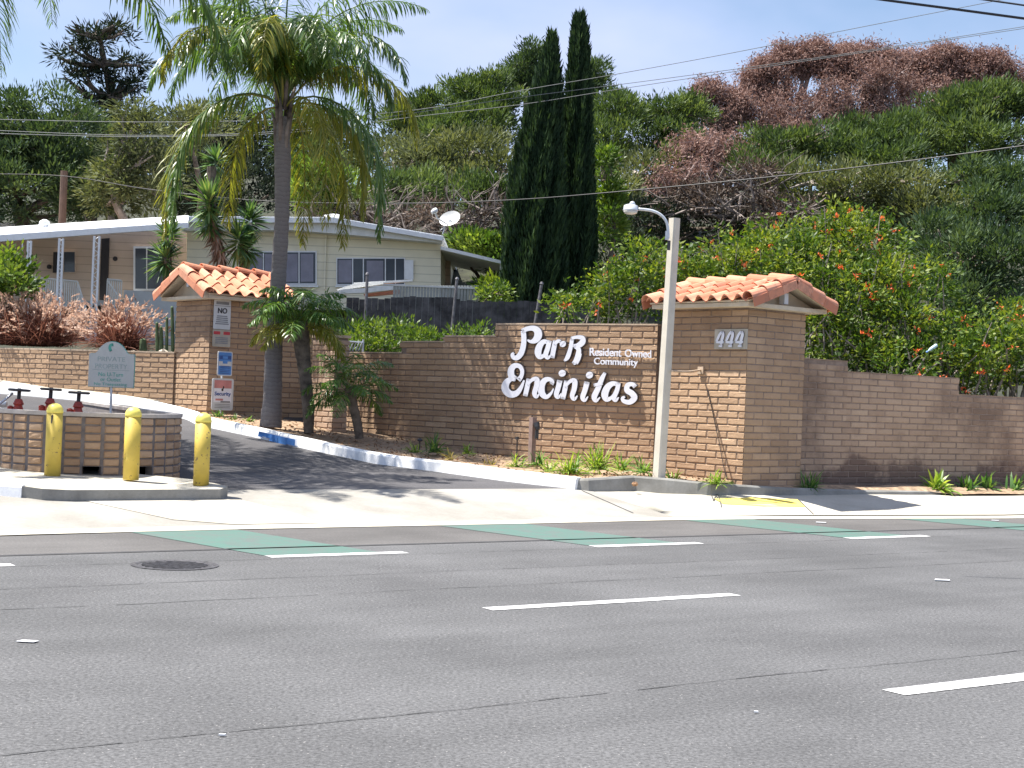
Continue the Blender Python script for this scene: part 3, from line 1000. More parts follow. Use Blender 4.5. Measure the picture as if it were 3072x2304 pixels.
# ------------------------------------------------------------------ tiled gate pillars
def tile_slope(mb, org, ud, width, vd, vlen, seed=1, cw=.255, nrow=3):
    """org: eave corner, ud along the eave, vd up the slope"""
    rnd = random.Random(seed)
    ncol = int(round(width/cw)); cw = width/ncol
    nrm = ud.cross(vd)
    if nrm.z < 0: nrm = -nrm
    nrm.normalize()
    rl = vlen/nrow
    for r in range(nrow):
        for c_ in range(ncol):
            u0 = c_*cw; lift = .035; tj = rnd.uniform(.25, .85)
            vs = []; K = 11
            for (v, hh) in ((r*rl-.02, lift), ((r+1)*rl+.03, .004)):
                for k in range(K):
                    t = k/(K-1)
                    # S profile: high barrel then a shallow pan
                    zz = .075*math.sin(math.pi*min(1, t/.62)) if t < .62 else -.028*math.sin(math.pi*(t-.62)/.38)
                    vs.append(org+ud*(u0+t*cw*1.01)+vd*(v+rnd.uniform(-.002, .002))+nrm*(zz*.95+hh))
            # underside lip
            for k in range(K):
                t = k/(K-1)
                zz = .06*math.sin(math.pi*min(1, t/.62)) if t < .62 else -.04*math.sin(math.pi*(t-.62)/.38)
                vs.append(org+ud*(u0+t*cw*1.01)+vd*(r*rl-.02)+nrm*(zz*.95+lift-.012))
            fs = [(k, k+1, K+k+1, K+k) for k in range(K-1)] + [(2*K+k, 2*K+k+1, k+1, k) for k in range(K-1)]
            if (vs[1]-vs[0]).cross(vs[K]-vs[0]).dot(nrm) < 0: fs = [tuple(reversed(f)) for f in fs]
            mb.add(vs, fs, 0, tj)


def barrel(mb, a, b_, r0, r1, upv, seed=0, lift0=.0):
    """one half-round tile from a to b"""
    ax = (b_-a).normalized(); side = ax.cross(upv).normalized(); upn = side.cross(ax).normalized()
    K = 9; vs = []
    for (p, r, th) in ((a, r0, 0), (b_, r1, 0), (a, r0-.014, 0), (b_, r1-.014, 0)):
        for k in range(K):
            an = math.pi*k/(K-1)
            vs.append(p+side*(math.cos(an)*r)+upn*(math.sin(an)*r))
    fs = [(k, k+1, K+k+1, K+k) for k in range(K-1)] + [(2*K+k+1, 2*K+k, 3*K+k, 3*K+k+1) for k in range(K-1)]
    fs += [(2*K+k, 2*K+k+1, k+1, k) for k in range(K-1)] + [(K+k, K+k+1, 3*K+k+1, 3*K+k) for k in range(K-1)]
    mb.add(vs, fs, 0, random.Random(seed).uniform(.2, .9))


def gate_pillar(corner, wl, wd, zb, ztop, ridge_dir, name_label, rise, ov, ovg, stains=None, pale=False):
    """corner: near corner; spans -E1*wl and +E2*wd. ridge_dir 'E1' or 'E2'"""
    t = thing('brick_pillar', (corner.x, corner.y, zb), name_label, 'pillar')
    br = MB()
    blocks(br, corner-E1*wl, E1, wl, zb-.1, ztop, 71, out=nA)
    blocks(br, corner, E2, wd, zb-.1, ztop, 72, out=nB, bul=.006, mat=0)
    blocks(br, corner+E2*wd, -E1, wl, zb-.1, ztop, 73, out=-nA)
    br.box(Vector((corner.x, corner.y, zb-.15))-E1*(wl-.003)+E2*.003, E1*(wl-.006), E2*(wd-.006), Z*(ztop-zb+.15), 1)
    br.build('brickwork', [M['brick'] if not pale else M['brick_pale'], M['mortar']], t)
    # roof body
    c0 = Vector((corner.x, corner.y, ztop))
    if ridge_dir == 'E1':          # eaves face -E2 and +E2 ; gable ends at -E1/+E1
        A_, B_ = E1, E2; la, lb = wl, wd; ca = c0-E1*wl
    else:
        A_, B_ = E2, -E1; la, lb = wd, wl; ca = c0
    # frame: ca = front-left base corner with a along A_, b along B_
    # soffit / fascia board
    sb = MB()
    sb.box(ca-A_*(ovg-.05)-B_*(ov-.05)-Z*.012, A_*(la+2*ovg-.1), B_*(lb+2*ov-.1), Z*.062)
    # gable triangle infill
    for e in (0, 1):
        q = ca+A_*(la+.002 if e else -.002)+Z*.05
        tri = [q-B_*(ov-.06), q+B_*(lb+ov-.06), q+B_*(lb/2)+Z*(rise-.03)]
        sb.prism(tri, A_*(-.08 if e else .08))
    sb.build('soffit', M['stucco'], t)
    if True:
        q = ca+A_*(la+.06)+B_*(lb/2)+Z*(rise-.26)
        q2 = ca-A_*(.06+.09)+B_*(lb/2)+Z*(rise-.26)
        bm_ = MB(); bm_.box(q-B_*.045, A_*.10, B_*.09, Z*.16); bm_.build('roof_beam', M['trim'], t)
        bm_ = MB(); bm_.box(q2-B_*.045, A_*.10, B_*.09, Z*.16); bm_.build('roof_beam', M['trim'], t)
    rf = MB()
    half = lb/2+ov; sl = math.hypot(half, rise)
    e0 = ca-A_*ovg-B_*ov+Z*.075
    vd = (B_*half+Z*rise).normalized()
    # solid deck under the tiles
    dk = MB()
    for (o_, vdir) in ((e0, vd), (ca-A_*ovg+B_*(lb+ov)+Z*.075, (-B_*half+Z*rise).normalized())):
        nn_ = A_.cross(vdir); nn_ = nn_ if nn_.z > 0 else -nn_
        dk.box(o_+A_*.02+vdir*.03-nn_*.03, A_*(la+2*ovg-.04), vdir*(sl-.05), nn_*.025)
    dk.build('roof_deck', M['stucco'], t)
    tile_slope(rf, e0, A_, la+2*ovg, vd, sl, 5)
    vd2 = (-B_*half+Z*rise).normalized()
    tile_slope(rf, ca-A_*ovg+B_*(lb+ov)+Z*.075, A_, la+2*ovg, vd2, sl, 6)
    # rake tiles down both gable edges
    for e in (0, 1):
        aa = ca+(A_*(la+ovg+.0) if e else -A_*ovg)
        for (bb, vdir, dirn) in ((aa-B_*ov+Z*.075, vd, 1), (aa+B_*(lb+ov)+Z*.075, vd2, -1)):
            nn_ = A_.cross(vdir); nn_ = nn_ if nn_.z > 0 else -nn_
            for k in range(3):
                rl = sl/3
                p0 = bb+vdir*(k*rl-.02)+nn_*(.035); p1 = bb+vdir*((k+1)*rl+.03)+nn_*.012
                barrel(rf, p0, p1, .105, .09, nn_, k+e*5)
                # rake face board tile
                dn = A_*(.10 if e else -.10)
                rf.box(bb+vdir*(k*rl-.02)+dn*.9-nn_*.10, dn*.16, vdir*(rl-.006), nn_*.13, 0, .3+.2*k)
    rf.build('roof_tiles', [M['tile']], t)
    rc = MB()
    rp = ca-A_*(ovg+.02)+B_*(lb/2)+Z*(rise+.075)
    nr = max(4, int((la+2*ovg)/.38)); rl = (la+2*ovg+.04)/nr
    for k in range(nr):
        barrel(rc, rp+A_*(k*rl-.0)+Z*(.035), rp+A_*((k+1)*rl+.04)+Z*.0, .115, .095, Z, 40+k)
    rc.build('ridge_tiles', [M['tile']], t)
    mo = MB()
    for e in (0, 1):
        q = rp+A_*(la+2*ovg if e else .03)+Z*.0
        mo.lathe(q, [(.085, -.01), (.075, .05)], 12, A_ if e else -A_)
    mo.build('ridge_mortar', M['grey_mortar'], t)
    return t


RPZ = 2.98
rp_thing = gate_pillar(PC, 1.55, 1.32, .33, RPZ, 'E1', 'tiled roof block pillar carrying the 444 number plaque, behind the lamp post', .34, .30, .26)
lp_thing = gate_pillar(LC, 1.40, 1.40, .85, 3.17, 'E2', 'tiled roof block pillar with the stacked notice signs, left of the palms', .50, .33, .25, pale=False)

# 444 plaque
plq = thing('number_plaque', (PC.x, PC.y, 2.35), 'cream plaque with white 444 numerals on the right tiled pillar', 'plaque')
mb = MB(); o0 = PC-E1*.61+nA*.022+Z*2.35
mb.box(o0, E1*.63, nA*.03, Z*.30); mb.build('plate', M['sign_cream'], plq)


WS = 1.0


def stroke_poly(pts, k=5):
    """smooth (x,y,w) polyline"""
    out = []
    n = len(pts)
    for i in range(n-1):
        p = [pts[max(i-1, 0)], pts[i], pts[i+1], pts[min(i+2, n-1)]]
        for j in range(k):
            t = j/k
            out.append(tuple(0.5*((2*p[1][c])+(p[2][c]-p[0][c])*t+(2*p[0][c]-5*p[1][c]+4*p[2][c]-p[3][c])*t*t+(3*p[1][c]-p[0][c]-3*p[2][c]+p[3][c])*t**3) for c in range(3)))
    out.append(tuple(pts[-1])); return out


def stroke(mb, pts, to3, nrm, h0, h1, grow=0.0, mat=0, side=1):
    """ribbon in 2D (x,y,width) with round ends; to3 maps 2D to the wall plane"""
    q = stroke_poly(pts) if len(pts) > 2 else pts
    L = []; R = []
    n = len(q)
    for i in range(n):
        x, y, w = q[i]; w = max(w, 3)*WS+grow
        a = q[max(i-1, 0)]; c_ = q[min(i+1, n-1)]
        tx, ty = c_[0]-a[0], c_[1]-a[1]; l = math.hypot(tx, ty) or 1
        nx, ny = -ty/l*w/2, tx/l*w/2
        L.append((x+nx, y+ny)); R.append((x-nx, y-ny))
    def cap(c0, frm, n_=6, sgn=1):
        x, y = c0; r = math.hypot(frm[0]-x, frm[1]-y); a0 = math.atan2(frm[1]-y, frm[0]-x)
        return [(x+r*math.cos(a0+sgn*math.pi*k/n_), y+r*math.sin(a0+sgn*math.pi*k/n_)) for k in range(1, n_)]
    top = [to3(*p)+nrm*h1 for p in L]; topr = [to3(*p)+nrm*h1 for p in R]
    bot = [p-nrm*(h1-h0) for p in top]; botr = [p-nrm*(h1-h0) for p in topr]
    vs = top+topr+bot+botr
    fs = [(i, i+1, n+i+1, n+i) for i in range(n-1)]
    ori = (vs[1]-vs[0]).cross(vs[n]-vs[0]).dot(nrm)
    def fx(fl): return fl if ori > 0 else [tuple(reversed(f)) for f in fl]
    mb.add(vs, fx(fs), mat)
    b0 = len(mb.v)-len(vs)
    sf = []
    for i in range(n-1):
        sf.append((2*n+i, 2*n+i+1, i+1, i)); sf.append((n+i, n+i+1, 3*n+i+1, 3*n+i))
    sf = fx(sf)
    for f in sf: mb.f.append([b0+i for i in f]); mb.m.append(side)
    for (c_, p0) in ((q[0], R[0]), (q[-1], L[-1])):
        ar = cap((c_[0], c_[1]), p0, 8, 1)
        ar2 = [p0]+ar+[(2*c_[0]-p0[0], 2*c_[1]-p0[1])]
        vs = [to3(*p)+nrm*h1 for p in ar2]; vb = [p-nrm*(h1-h0) for p in vs]
        nn_ = len(ar2)
        # orientation
        aa = (vs[1]-vs[0]).cross(vs[2]-vs[0]).dot(nrm)
        f = tuple(range(nn_)) if aa > 0 else tuple(reversed(range(nn_)))
        base = len(mb.v); mb.v.extend([tuple(p) for p in vs+vb]); mb.t.extend([.5]*(2*nn_))
        mb.f.append([base+i for i in f]); mb.m.append(mat)
        for i in range(nn_-1):
            ff = (base+nn_+i, base+nn_+i+1, base+i+1, base+i)
            mb.f.append(list(ff if aa > 0 else reversed(ff))); mb.m.append(side)


def disc(mb, x, y, r, to3, nrm, h0, h1, mat=0, side=1):
    pts = [(x+r*math.cos(2*math.pi*k/16), y+r*math.sin(2*math.pi*k/16)) for k in range(16)]
    poly = [to3(*p)+nrm*h0 for p in pts]
    mb.prism(poly, nrm*(h1-h0), mat, .5, side)


# numerals 444 in plaque coordinates (x right 0..63, y down 0..30 cm)
pl0 = o0+nA*.03
def to_pl(x, y): return pl0+E1*(x/100.0)+Z*(.30-y/100.0)
for k in range(3):
    mb = MB(); xo = 3.5+k*19
    stroke(mb, [(xo+12.5, 4, 4), (xo+8, 8, 4.5), (xo+4, 15, 4.5), (xo+1.5, 19.0, 3.5)], to_pl, nA, 0.001, .014+.001*k)
    stroke(mb, [(xo+1.2, 19.5, 3.4), (xo+8, 19.8, 3.6), (xo+17, 19.6, 3.2)], to_pl, nA, 0.001, .016)
    stroke(mb, [(xo+13, 4.0, 5.0), (xo+15, 9, 5.5), (xo+13, 17, 5.0), (xo+11.5, 24, 4.6)], to_pl, nA, 0.001, .018)
    stroke(mb, [(xo+7, 25.5, 3.0), (xo+15, 25.8, 3.0)], to_pl, nA, 0.001, .020)
    mb.build('numeral', [M['letter'], M['letter_side']], plq)

# ------------------------------------------------------------------ big lettering on the sign wall
swU = (S0-SM).normalized(); swN = Vector((swU.y, -swU.x, 0))
if swN.y > 0: swN = -swN
swO = SM+swN*.03
def to_sw(x, y):                       # crop coordinates: 3.318 x, origin 1480,960
    return PPL(1480+x/3.318, 960+y/3.318, swO, swN)
park = thing('wall_lettering', (.6, 24.6, 1.9), 'large white fanciful letters spelling Park Encinitas on the curved block wall', 'sign')
LET = [
 [[(312, 108, 38), (318, 200, 38), (310, 270, 40), (288, 335, 42), (250, 376, 38), (215, 372, 32), (203, 345, 26), (222, 328, 16)],
  [(300, 112, 36), (350, 90, 34), (410, 84, 40), (452, 110, 54), (460, 158, 58), (430, 203, 46), (385, 216, 24), (352, 198, 12)]],
 [[(556, 222, 28), (512, 218, 36), (474, 262, 48), (458, 325, 50), (478, 368, 38), (520, 350, 24), (552, 300, 18)],
  [(574, 205, 34), (556, 280, 36), (536, 345, 36), (556, 378, 26), (588, 350, 10)]],
 [[(632, 205, 34), (614, 290, 36), (598, 380, 34)], [(622, 250, 18), (655, 212, 26), (688, 218, 24)], [(704, 238, 50), (710, 244, 52)]],
 [[(796, 190, 28), (782, 280, 30), (750, 375, 32), (716, 408, 12)], [(786, 184, 22), (850, 172, 26), (900, 182, 36), (900, 222, 44), (856, 256, 38), (806, 254, 16)],
  [(822, 262, 26), (862, 292, 34), (858, 350, 40), (838, 408, 40), (806, 438, 26)], [(842, 440, 18), (872, 390, 14), (890, 335, 8)]],
 [[(262, 600, 40), (292, 560, 30), (300, 505, 30), (272, 460, 32), (222, 458, 40), (190, 500, 48), (196, 560, 48), (236, 592, 40)],
  [(236, 598, 20), (188, 590, 34), (142, 628, 50), (134, 690, 56), (180, 738, 52), (240, 732, 44), (286, 680, 30), (322, 598, 12)]],
 [[(368, 584, 34), (350, 670, 36), (330, 758, 34)], [(356, 650, 14), (400, 596, 26), (446, 592, 38), (446, 650, 38), (424, 730, 36), (444, 766, 24), (474, 730, 8)]],
 [[(590, 640, 34), (604, 612, 24), (566, 590, 32), (520, 606, 42), (492, 662, 50), (498, 730, 48), (540, 766, 34), (586, 732, 20), (614, 680, 8)]],
 [[(676, 600, 40), (660, 670, 38), (640, 742, 36), (660, 772, 22), (692, 728, 8)], [(698, 528, 56), (700, 534, 56)]],
 [[(742, 604, 34), (724, 700, 36), (704, 788, 34)], [(730, 672, 14), (774, 614, 26), (822, 608, 38), (820, 680, 38), (798, 755, 34), (820, 790, 24), (852, 752, 8)]],
 [[(946, 616, 40), (928, 690, 38), (902, 770, 36), (924, 802, 22), (956, 760, 8)], [(969, 546, 56), (972, 552, 56)]],
 [[(1126, 524, 22), (1094, 584, 34), (1056, 680, 40), (1018, 764, 42), (1036, 806, 24), (1076, 768, 8)], [(1012, 650, 22), (1060, 640, 24), (1104, 634, 16)]],
 [[(1246, 640, 28), (1200, 634, 36), (1150, 670, 48), (1122, 740, 52), (1140, 790, 38), (1190, 772, 24), (1226, 720, 18)],
  [(1262, 624, 30), (1244, 700, 34), (1214, 772, 36), (1232, 802, 24), (1262, 768, 8)]],
 [[(1426, 668, 34), (1398, 640, 30), (1350, 650, 36), (1344, 700, 42), (1392, 732, 44), (1416, 776, 46), (1370, 818, 38), (1310, 806, 30), (1300, 776, 24), (1326, 764, 12)]],
]
WS = 1.33
for li, st in enumerate(LET):
    mb = MB()
    for j, s_ in enumerate(st):
        stroke(mb, s_, to_sw, swN, -.012, .045+.0015*j, 0)
    # dark rim, a touch wider: outline shadow put in as colour
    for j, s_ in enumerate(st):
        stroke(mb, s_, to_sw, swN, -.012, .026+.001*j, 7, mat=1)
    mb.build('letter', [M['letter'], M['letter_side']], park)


WS = 1.0


def text_mesh(s, bold=0.0, extr=.0):
    cu = bpy.data.curves.new('txt', 'FONT'); cu.body = s; cu.size = 1.0
    cu.offset = bold; cu.extrude = extr
    ob = bpy.data.objects.new('txt', cu); C.objects.link(ob)
    dg = bpy.context.evaluated_depsgraph_get()
    me = bpy.data.meshes.new_from_object(ob.evaluated_get(dg))
    vs = [v.co.copy() for v in me.vertices]; fs = [tuple(p.vertices) for p in me.polygons]
    bpy.data.objects.remove(ob); bpy.data.curves.remove(cu); bpy.data.meshes.remove(me)
    return vs, fs


def text_on(name, s, o_, ux, uy, w, h, nrm, mat, parent, bold=.02, extr=.02, lift=.0):
    """fit text into a box: o_ lower-left corner, ux right, uy up (unit vectors)"""
    vs, fs = text_mesh(s, bold, extr)
    x0 = min(v.x for v in vs); x1 = max(v.x for v in vs); y0 = min(v.y for v in vs); y1 = max(v.y for v in vs)
    z0 = min(v.z for v in vs)
    out = []
    for v in vs:
        out.append(o_+ux*((v.x-x0)/(x1-x0)*w)+uy*((v.y-y0)/(y1-y0)*h)+nrm*((v.z-z0)+lift))
    mb = MB(); mb.add(out, fs); return mb.build(name, mat, parent)


roc = thing('wall_lettering', (1.9, 23.8, 2.2), 'small white letters reading Resident Owned Community beside the lamp post', 'sign')
def fit_px(s, xl, yl, xr, yr, hpx, name='text_line'):
    a = to_sw(xl, yl); c_ = to_sw(xr, yr); up = to_sw(xl, yl-hpx)
    h = (up-a).length; w = (c_-a).length
    text_on(name, s, a, (c_-a).normalized(), (up-a).normalized(), w, h, swN, M['letter'], roc, .012, .012)
fit_px('Resident', 965, 356, 1280, 366, 78)
fit_px('Owned', 1315, 368, 1578, 378, 76)
fit_px('Community', 1008, 462, 1445, 478, 88)

# ------------------------------------------------------------------ notice signs at the left pillar
def rrect(w, h, r, n=5):
    pts = []
    for (cx, cy, a0) in ((w/2-r, h/2-r, 0), (-w/2+r, h/2-r, 90), (-w/2+r, -h/2+r, 180), (w/2-r, -h/2+r, 270)):
        for k in range(n+1):
            a = math.radians(a0+90*k/n); pts.append((cx+r*math.cos(a), cy+r*math.sin(a)))
    return pts


class Board:
    def __init__(self, root, c_, ux, nrm, w, h, r=.02, mat=None, th=.012, name='panel'):
        self.c = c_; self.ux = ux; self.n = nrm; self.root = root; self.uy = Z
        mb = MB(); mb.prism([c_+ux*x+Z*y for x, y in rrect(w, h, r)], nrm*th); mb.build(name, mat or M['sign_white'], root)
        self.th = th

    def rect(self, x, y, w, h, mat, name='band', lift=.0, r=.004):
        mb = MB(); mb.prism([self.c+self.ux*(x+a)+Z*(y+b_)+self.n*self.th for a, b_ in rrect(w, h, min(r, h*.4), 2)], self.n*(.0025+lift)); mb.build(name, mat, self.root)

    def text(self, s, x, y, w, h, mat, bold=.01, name='lettering', lift=.004):
        text_on(name, s, self.c+self.ux*(x-w/2)+Z*(y-h/2)+self.n*self.th, self.ux, Z, w, h, self.n, mat, self.root, bold, .002, lift)


pxm = 4400/27.9
def on_left_face(px, py, lift=.03):
    return PPL(px, py, LC+nB*lift, nB)
c_ = on_left_face(666, 944)
t = thing('notice_sign', c_, 'white NO notice sign high on the left tiled pillar', 'sign')
bd = Board(t, c_, E2, nB, .36, .56, .015)
bd.rect(0, .22, .27, .055, M['sign_grey'])
bd.rect(0, .165, .34, .010, M['sign_grey'], 'rule')
bd.text('NO', 0, .075, .20, .105, M['sign_dark'], .03)
for i, w_ in enumerate((.22, .24, .25, .26, .29)):
    bd.rect(0, -.03-i*.037, w_, .022, M['sign_grey'], 'text_line')
c_ = on_left_face(664, 1015)
t = thing('notice_sign', c_, 'small sign with a red and white band under the NO notice', 'sign')
bd = Board(t, c_, E2, nB, .38, .33, .02, M['sign_cream'])
bd.rect(-.105, .10, .14, .06, M['sign_red']); bd.rect(.105, .10, .14, .06, M['sign_red'])
for i in range(4): bd.rect(0, .01-i*.034, .27, .02, M['sign_grey'], 'text_line')
# post with two signs in front of the pillar
pb = PPL(660, 1262, LC+nB*.55, nB); pb = Vector((pb.x, pb.y, .86))
t = thing('post_sign', pb, 'blue sign and red topped Security sign stacked on one white post by the left pillar', 'sign')
mb = MB(); mb.tube([pb-Z*.1, pb+Z*1.25], .018, 8); mb.build('post', M['sign_white'], t)
def on_post(px, py, l=.03): return PPL(px, py, Vector((pb.x, pb.y, 0))+nB*l, nB)
c_ = on_post(674, 1091)
bd = Board(t, c_, E2, nB, .31, .46, .03, M['sign_white'], name='blue_panel')
bd.rect(0, .0, .27, .42, M['sign_blue'], 'field', 0, .02)
bd.rect(0, .115, .25, .07, M['sign_navy'], 'band', .002)
bd.rect(0, .115, .11, .05, M['sign_blue'], 'band', .004)
bd.rect(0, -.0, .26, .085, M['sign_white'], 'band', .002)
bd.rect(0, .03, .10, .06, M['sign_blue'], 'emblem', .004)
for i in range(2): bd.rect(0, -.05-i*.03, .2, .014, M['sign_navy'], 'text_line', .003)
for i in range(3): bd.rect(0, -.12-i*.03, .2, .010, M['sign_navy'], 'text_line', .003)
c_ = on_post(667, 1183)
bd = Board(t, c_, E2, nB, .45, .60, .04, M['sign_white'], name='security_panel')
bd.rect(0, .19, .36, .15, M['sign_pink'], 'band')
bd.rect(0, -.02, .37, .26, M['letter'], 'band')
bd.rect(-.01, .085, .04, .05, M['sign_dark'], 'emblem', .003, .015)
bd.rect(.012, .13, .025, .05, M['sign_dark'], 'emblem', .003, .01)
bd.text('Security', 0, .0, .34, .095, M['sign_navy'], .02)
bd.rect(-.07, -.10, .16, .035, M['sign_pink'], 'band', .003)
bd.rect(.06, -.14, .2, .03, M['sign_grey'], 'text_line', .003)
for i in range(3): bd.rect(0, -.19-i*.03, .32, .010, M['sign_grey'], 'text_line', .001)

# ------------------------------------------------------------------ private property sign in the planter
YP = 20.2
base = P(332, 1262, YP); base.z = .95
t = thing('private_property_sign', base, 'grey green arched private property sign on a thin post in the round planter', 'sign')
ux = Vector((.985, -.17, 0)).normalized(); nn = Vector((ux.y, -ux.x, 0))
if nn.y > 0: nn = -nn
mb = MB(); mb.tube([base-Z*.3, P(334, 1100, YP)-nn*.02], .017, 8); mb.build('post', M['metal_grey'], t)
cc = P(335, 1107, YP)
hw, hb_, ht = .33, .25, .21
pts = [(-hw, -hb_), (hw, -hb_), (hw, ht-.015), (hw-.02, ht), (.245, ht), (.215, ht+.02)]
for k in range(1, 14):
    a = math.radians(28+(180-56)*k/14); pts.append((.23*math.cos(a), ht-.085+.25*math.sin(a)))
pts += [(-.215, ht+.02), (-.245, ht), (-hw+.02, ht), (-hw, ht-.015)]
def ppp(x, y): return cc+ux*x+Z*y
mb = MB(); mb.prism([ppp(x, y) for x, y in pts], nn*.02); mb.build('panel', M['ppsign'], t)
mb = MB(); mb.prism([ppp(x*1.02, (y-.02)*1.02+.02) for x, y in pts], -nn*.012); mb.build('backing', M['ppgreen'], t)
for s_, y, w, h in (('PRIVATE', .135, .40, .062), ('PROPERTY', .035, .47, .066), ('No U-Turn', -.075, .36, .055), ('or Outlet', -.145, .30, .05), ('No Trespassing', -.215, .48, .05)):
    text_on('lettering', s_, ppp(-w/2, y-h/2)+nn*.02, ux, Z, w, h, nn, M['pptext'] if y > 0 else M['ppgreen'], t, -.008 if y > 0 else 0, .001, .001)
mb = MB()
mb.box(ppp(-.27, -.018)+nn*.021, ux*.54, nn*.001, Z*.005); mb.build('rule', M['pptext'], t)
mb = MB(); to_pp = lambda x, y: ppp(x, y)+nn*.02
stroke(mb, [(.02, .335, .02), (-.02, .325, .02), (-.03, .285, .018), (-.01, .245, .014)], lambda x, y: to_pp(x, y), nn, .001, .003, -2.96, side=0)
mb.build('emblem', M['ppgreen'], t)

# ------------------------------------------------------------------ traffic island, round planter, bollards
mb = MB()
isl_px = [(60, 1492, 0), (118, 1494, 0), (400, 1500, 0), (700, 1495, 0), (712, 1470, 0)]
sL, dL = sd_of(G(118, 1500, .18)); sR, dR = sd_of(G(700, 1496, .18))
dI = 16.2
ipoly = [SD(sL-.15, dI+.28), SD(sL+.05, dI+.08), SD(sL+.35, dI), SD(sR-.15, dI+.03), SD(sR+.02, dI+.2), SD(sR-.15, dI+.62), SD(sR-1.2, dI+2.3), SD(sR-2.6, dI+6.0), SD(sR-4.2, dI+12.5), SD(sR-6.5, dI+12.5), SD(sL-.2, dI+4.0), SD(sL-1.2, dI+1.5)]
def isl_z(p): s, d = sd_of(p); return Dz(d) if d > 16.85 else apz(s, d)
n_ = len(ipoly)
topv = [Vector((p.x, p.y, isl_z(p)+.125)) for p in ipoly]; botv = [Vector((p.x, p.y, isl_z(p)-.1)) for p in ipoly]
cen = Vector((0, 0, 0))
mb.add(topv+botv, [tuple(range(n_))] , 0)
b0 = len(mb.v)-2*n_
for i in range(n_):
    j = (i+1) % n_
    mb.f.append([b0+n_+i, b0+n_+j, b0+j, b0+i]); mb.m.append(1)
o = mb.build('traffic_island', [M['concrete_pale'], M['concrete_grey']]); tag(o, kind='structure')
# white kerb at the far left of the island
wk = [SD(sL-6, dI+3.0), SD(sL-3, dI+1.9), SD(sL-1.2, dI+.9), SD(sL-.15, dI+.20)]
kerb('kerb_white', [Vector((p.x, p.y, isl_z(p)-.01)) for p in reversed(wk)], .15, -.16, M['kerb_white'])

# planter: half round front, straight sides running back up hill
PX = Vector((-5.47, 19.0, 0)); PR = 1.18; PZ0 = .26; PZ1 = 1.07
back = Vector((-.40, .92, 0)).normalized(); side = Vector((back.y, -back.x, 0))
pt_ = thing('brick_planter', (PX.x, PX.y, PZ0), 'round ended brick planter with soldier courses behind the yellow bollards', 'planter')
prim = []
mb = MB()
ncol = 28; holes = {}
rnd = random.Random(9)
a_s = []
a_side = math.atan2(side.y, side.x)
perim = []
for k in range(7): perim.append(PX+side*PR+back*(9.0-9.0*k/7.0))
NA_ = 20
for k in range(NA_+1):
    an = a_side - math.pi*k/NA_
    perim.append(PX+Vector((math.cos(an), math.sin(an), 0))*PR)
for k in range(1, 4): perim.append(PX-side*PR+back*(4.0*k/3.0))
# resample into equal columns
Ls = [0]
for i in range(len(perim)-1): Ls.append(Ls[-1]+(perim[i+1]-perim[i]).length)
tot = Ls[-1]; colw = .235
nc = int(tot/colw)
def per_at(x):
    for i in range(len(perim)-1):
        if x <= Ls[i+1]: return perim[i].lerp(perim[i+1], (x-Ls[i])/(Ls[i+1]-Ls[i]))
    return perim[-1]
pcols = [per_at(tot*k/nc) for k in range(nc+1)]
wallth = .11
def pxx(v): d = v-CAM; return 1536+FOC*d.dot(Rv)/d.dot(Fv)
hole_cols = []
for k in range(nc):
    a, e = pcols[k], pcols[k+1]; u = (e-a); L = u.length; u.normalize(); nr = Vector((u.y, -u.x, 0))
    m_ = (a+e)/2
    if nr.dot(m_-(PX)) < 0 and (m_-PX).length < PR*1.2: nr = -nr
    elif (m_-PX).length >= PR*1.2:
        sgn = 1 if (m_-PX).dot(side) > 0 else -1
        if nr.dot(side)*sgn < 0: nr = -nr
    front_ = nr.y < 0
    xx = pxx(Vector((m_.x, m_.y, .35)))
    isf = nr.y < -.3
    for r in range(8):
        z = PZ0+.0+r*.1016
        if isf and r in (0, 1) and (245 < xx < 300): continue
        if isf and r in (0, 1) and (425 < xx < 465): continue
        g_ = .02
        us = [g_, g_+.014, L*.5, L-g_-.014, L-g_]; zs = [z+.006, z+.02, z+.05, z+.082, z+.0956]
        tone = rnd.uniform(0, 1); vs = []
        for jz, zc in enumerate(zs):
            for iu, uc in enumerate(us):
                edge = iu in (0, 4) or jz in (0, 4)
                vs.append(a+u*uc+nr*(-.012 if edge else rnd.uniform(.006, .016))+Z*zc)
        fs = [(j*5+i, j*5+i+1, (j+1)*5+i+1, (j+1)*5+i) for j in range(4) for i in range(4)]
        if u.cross(Z).dot(nr) < 0: fs = [tuple(reversed(f)) for f in fs]
        mb.add(vs, fs, 0, tone)
    zlo = PZ0-.1
    if isf and ((245 < xx < 300) or (425 < xx < 465)): zlo = PZ0+.205
    mb.box(Vector((a.x, a.y, zlo))-nr*.008, u*L, -nr*wallth, Z*(PZ1-zlo), 1)
mb.build('brickwork', [M['brick'], M['mortar_dark']], pt_)
mb = MB(); vs = []
for k in range(nc+1):
    u = (pcols[min(k+1, nc)]-pcols[max(k-1, 0)]).normalized(); nr = Vector((u.y, -u.x, 0))
    rel = pcols[k]-PX
    if rel.length < PR*1.1:
        nr = rel.normalized()
    else:
        nr = side*(1 if rel.dot(side) > 0 else -1)
    p = pcols[k]; o_ = .02
    vs += [p+nr*.015+Z*(PZ1+.002), p+nr*.02+Z*(PZ1+.05), p-nr*.14+Z*(PZ1+.05), p-nr*.135+Z*(PZ1+.002)]
mb.add(vs, [(4*k+j, 4*k+4+j, 4*k+4+(j+1) % 4, 4*k+(j+1) % 4) for k in range(nc) for j in range(4)]+[(0, 1, 2, 3)])
mb.build('coping', M['ringcap'], pt_)
mb = MB(); vs = [pcols[k]-Z*(-(PZ1-.45)) for k in range(nc+1)]
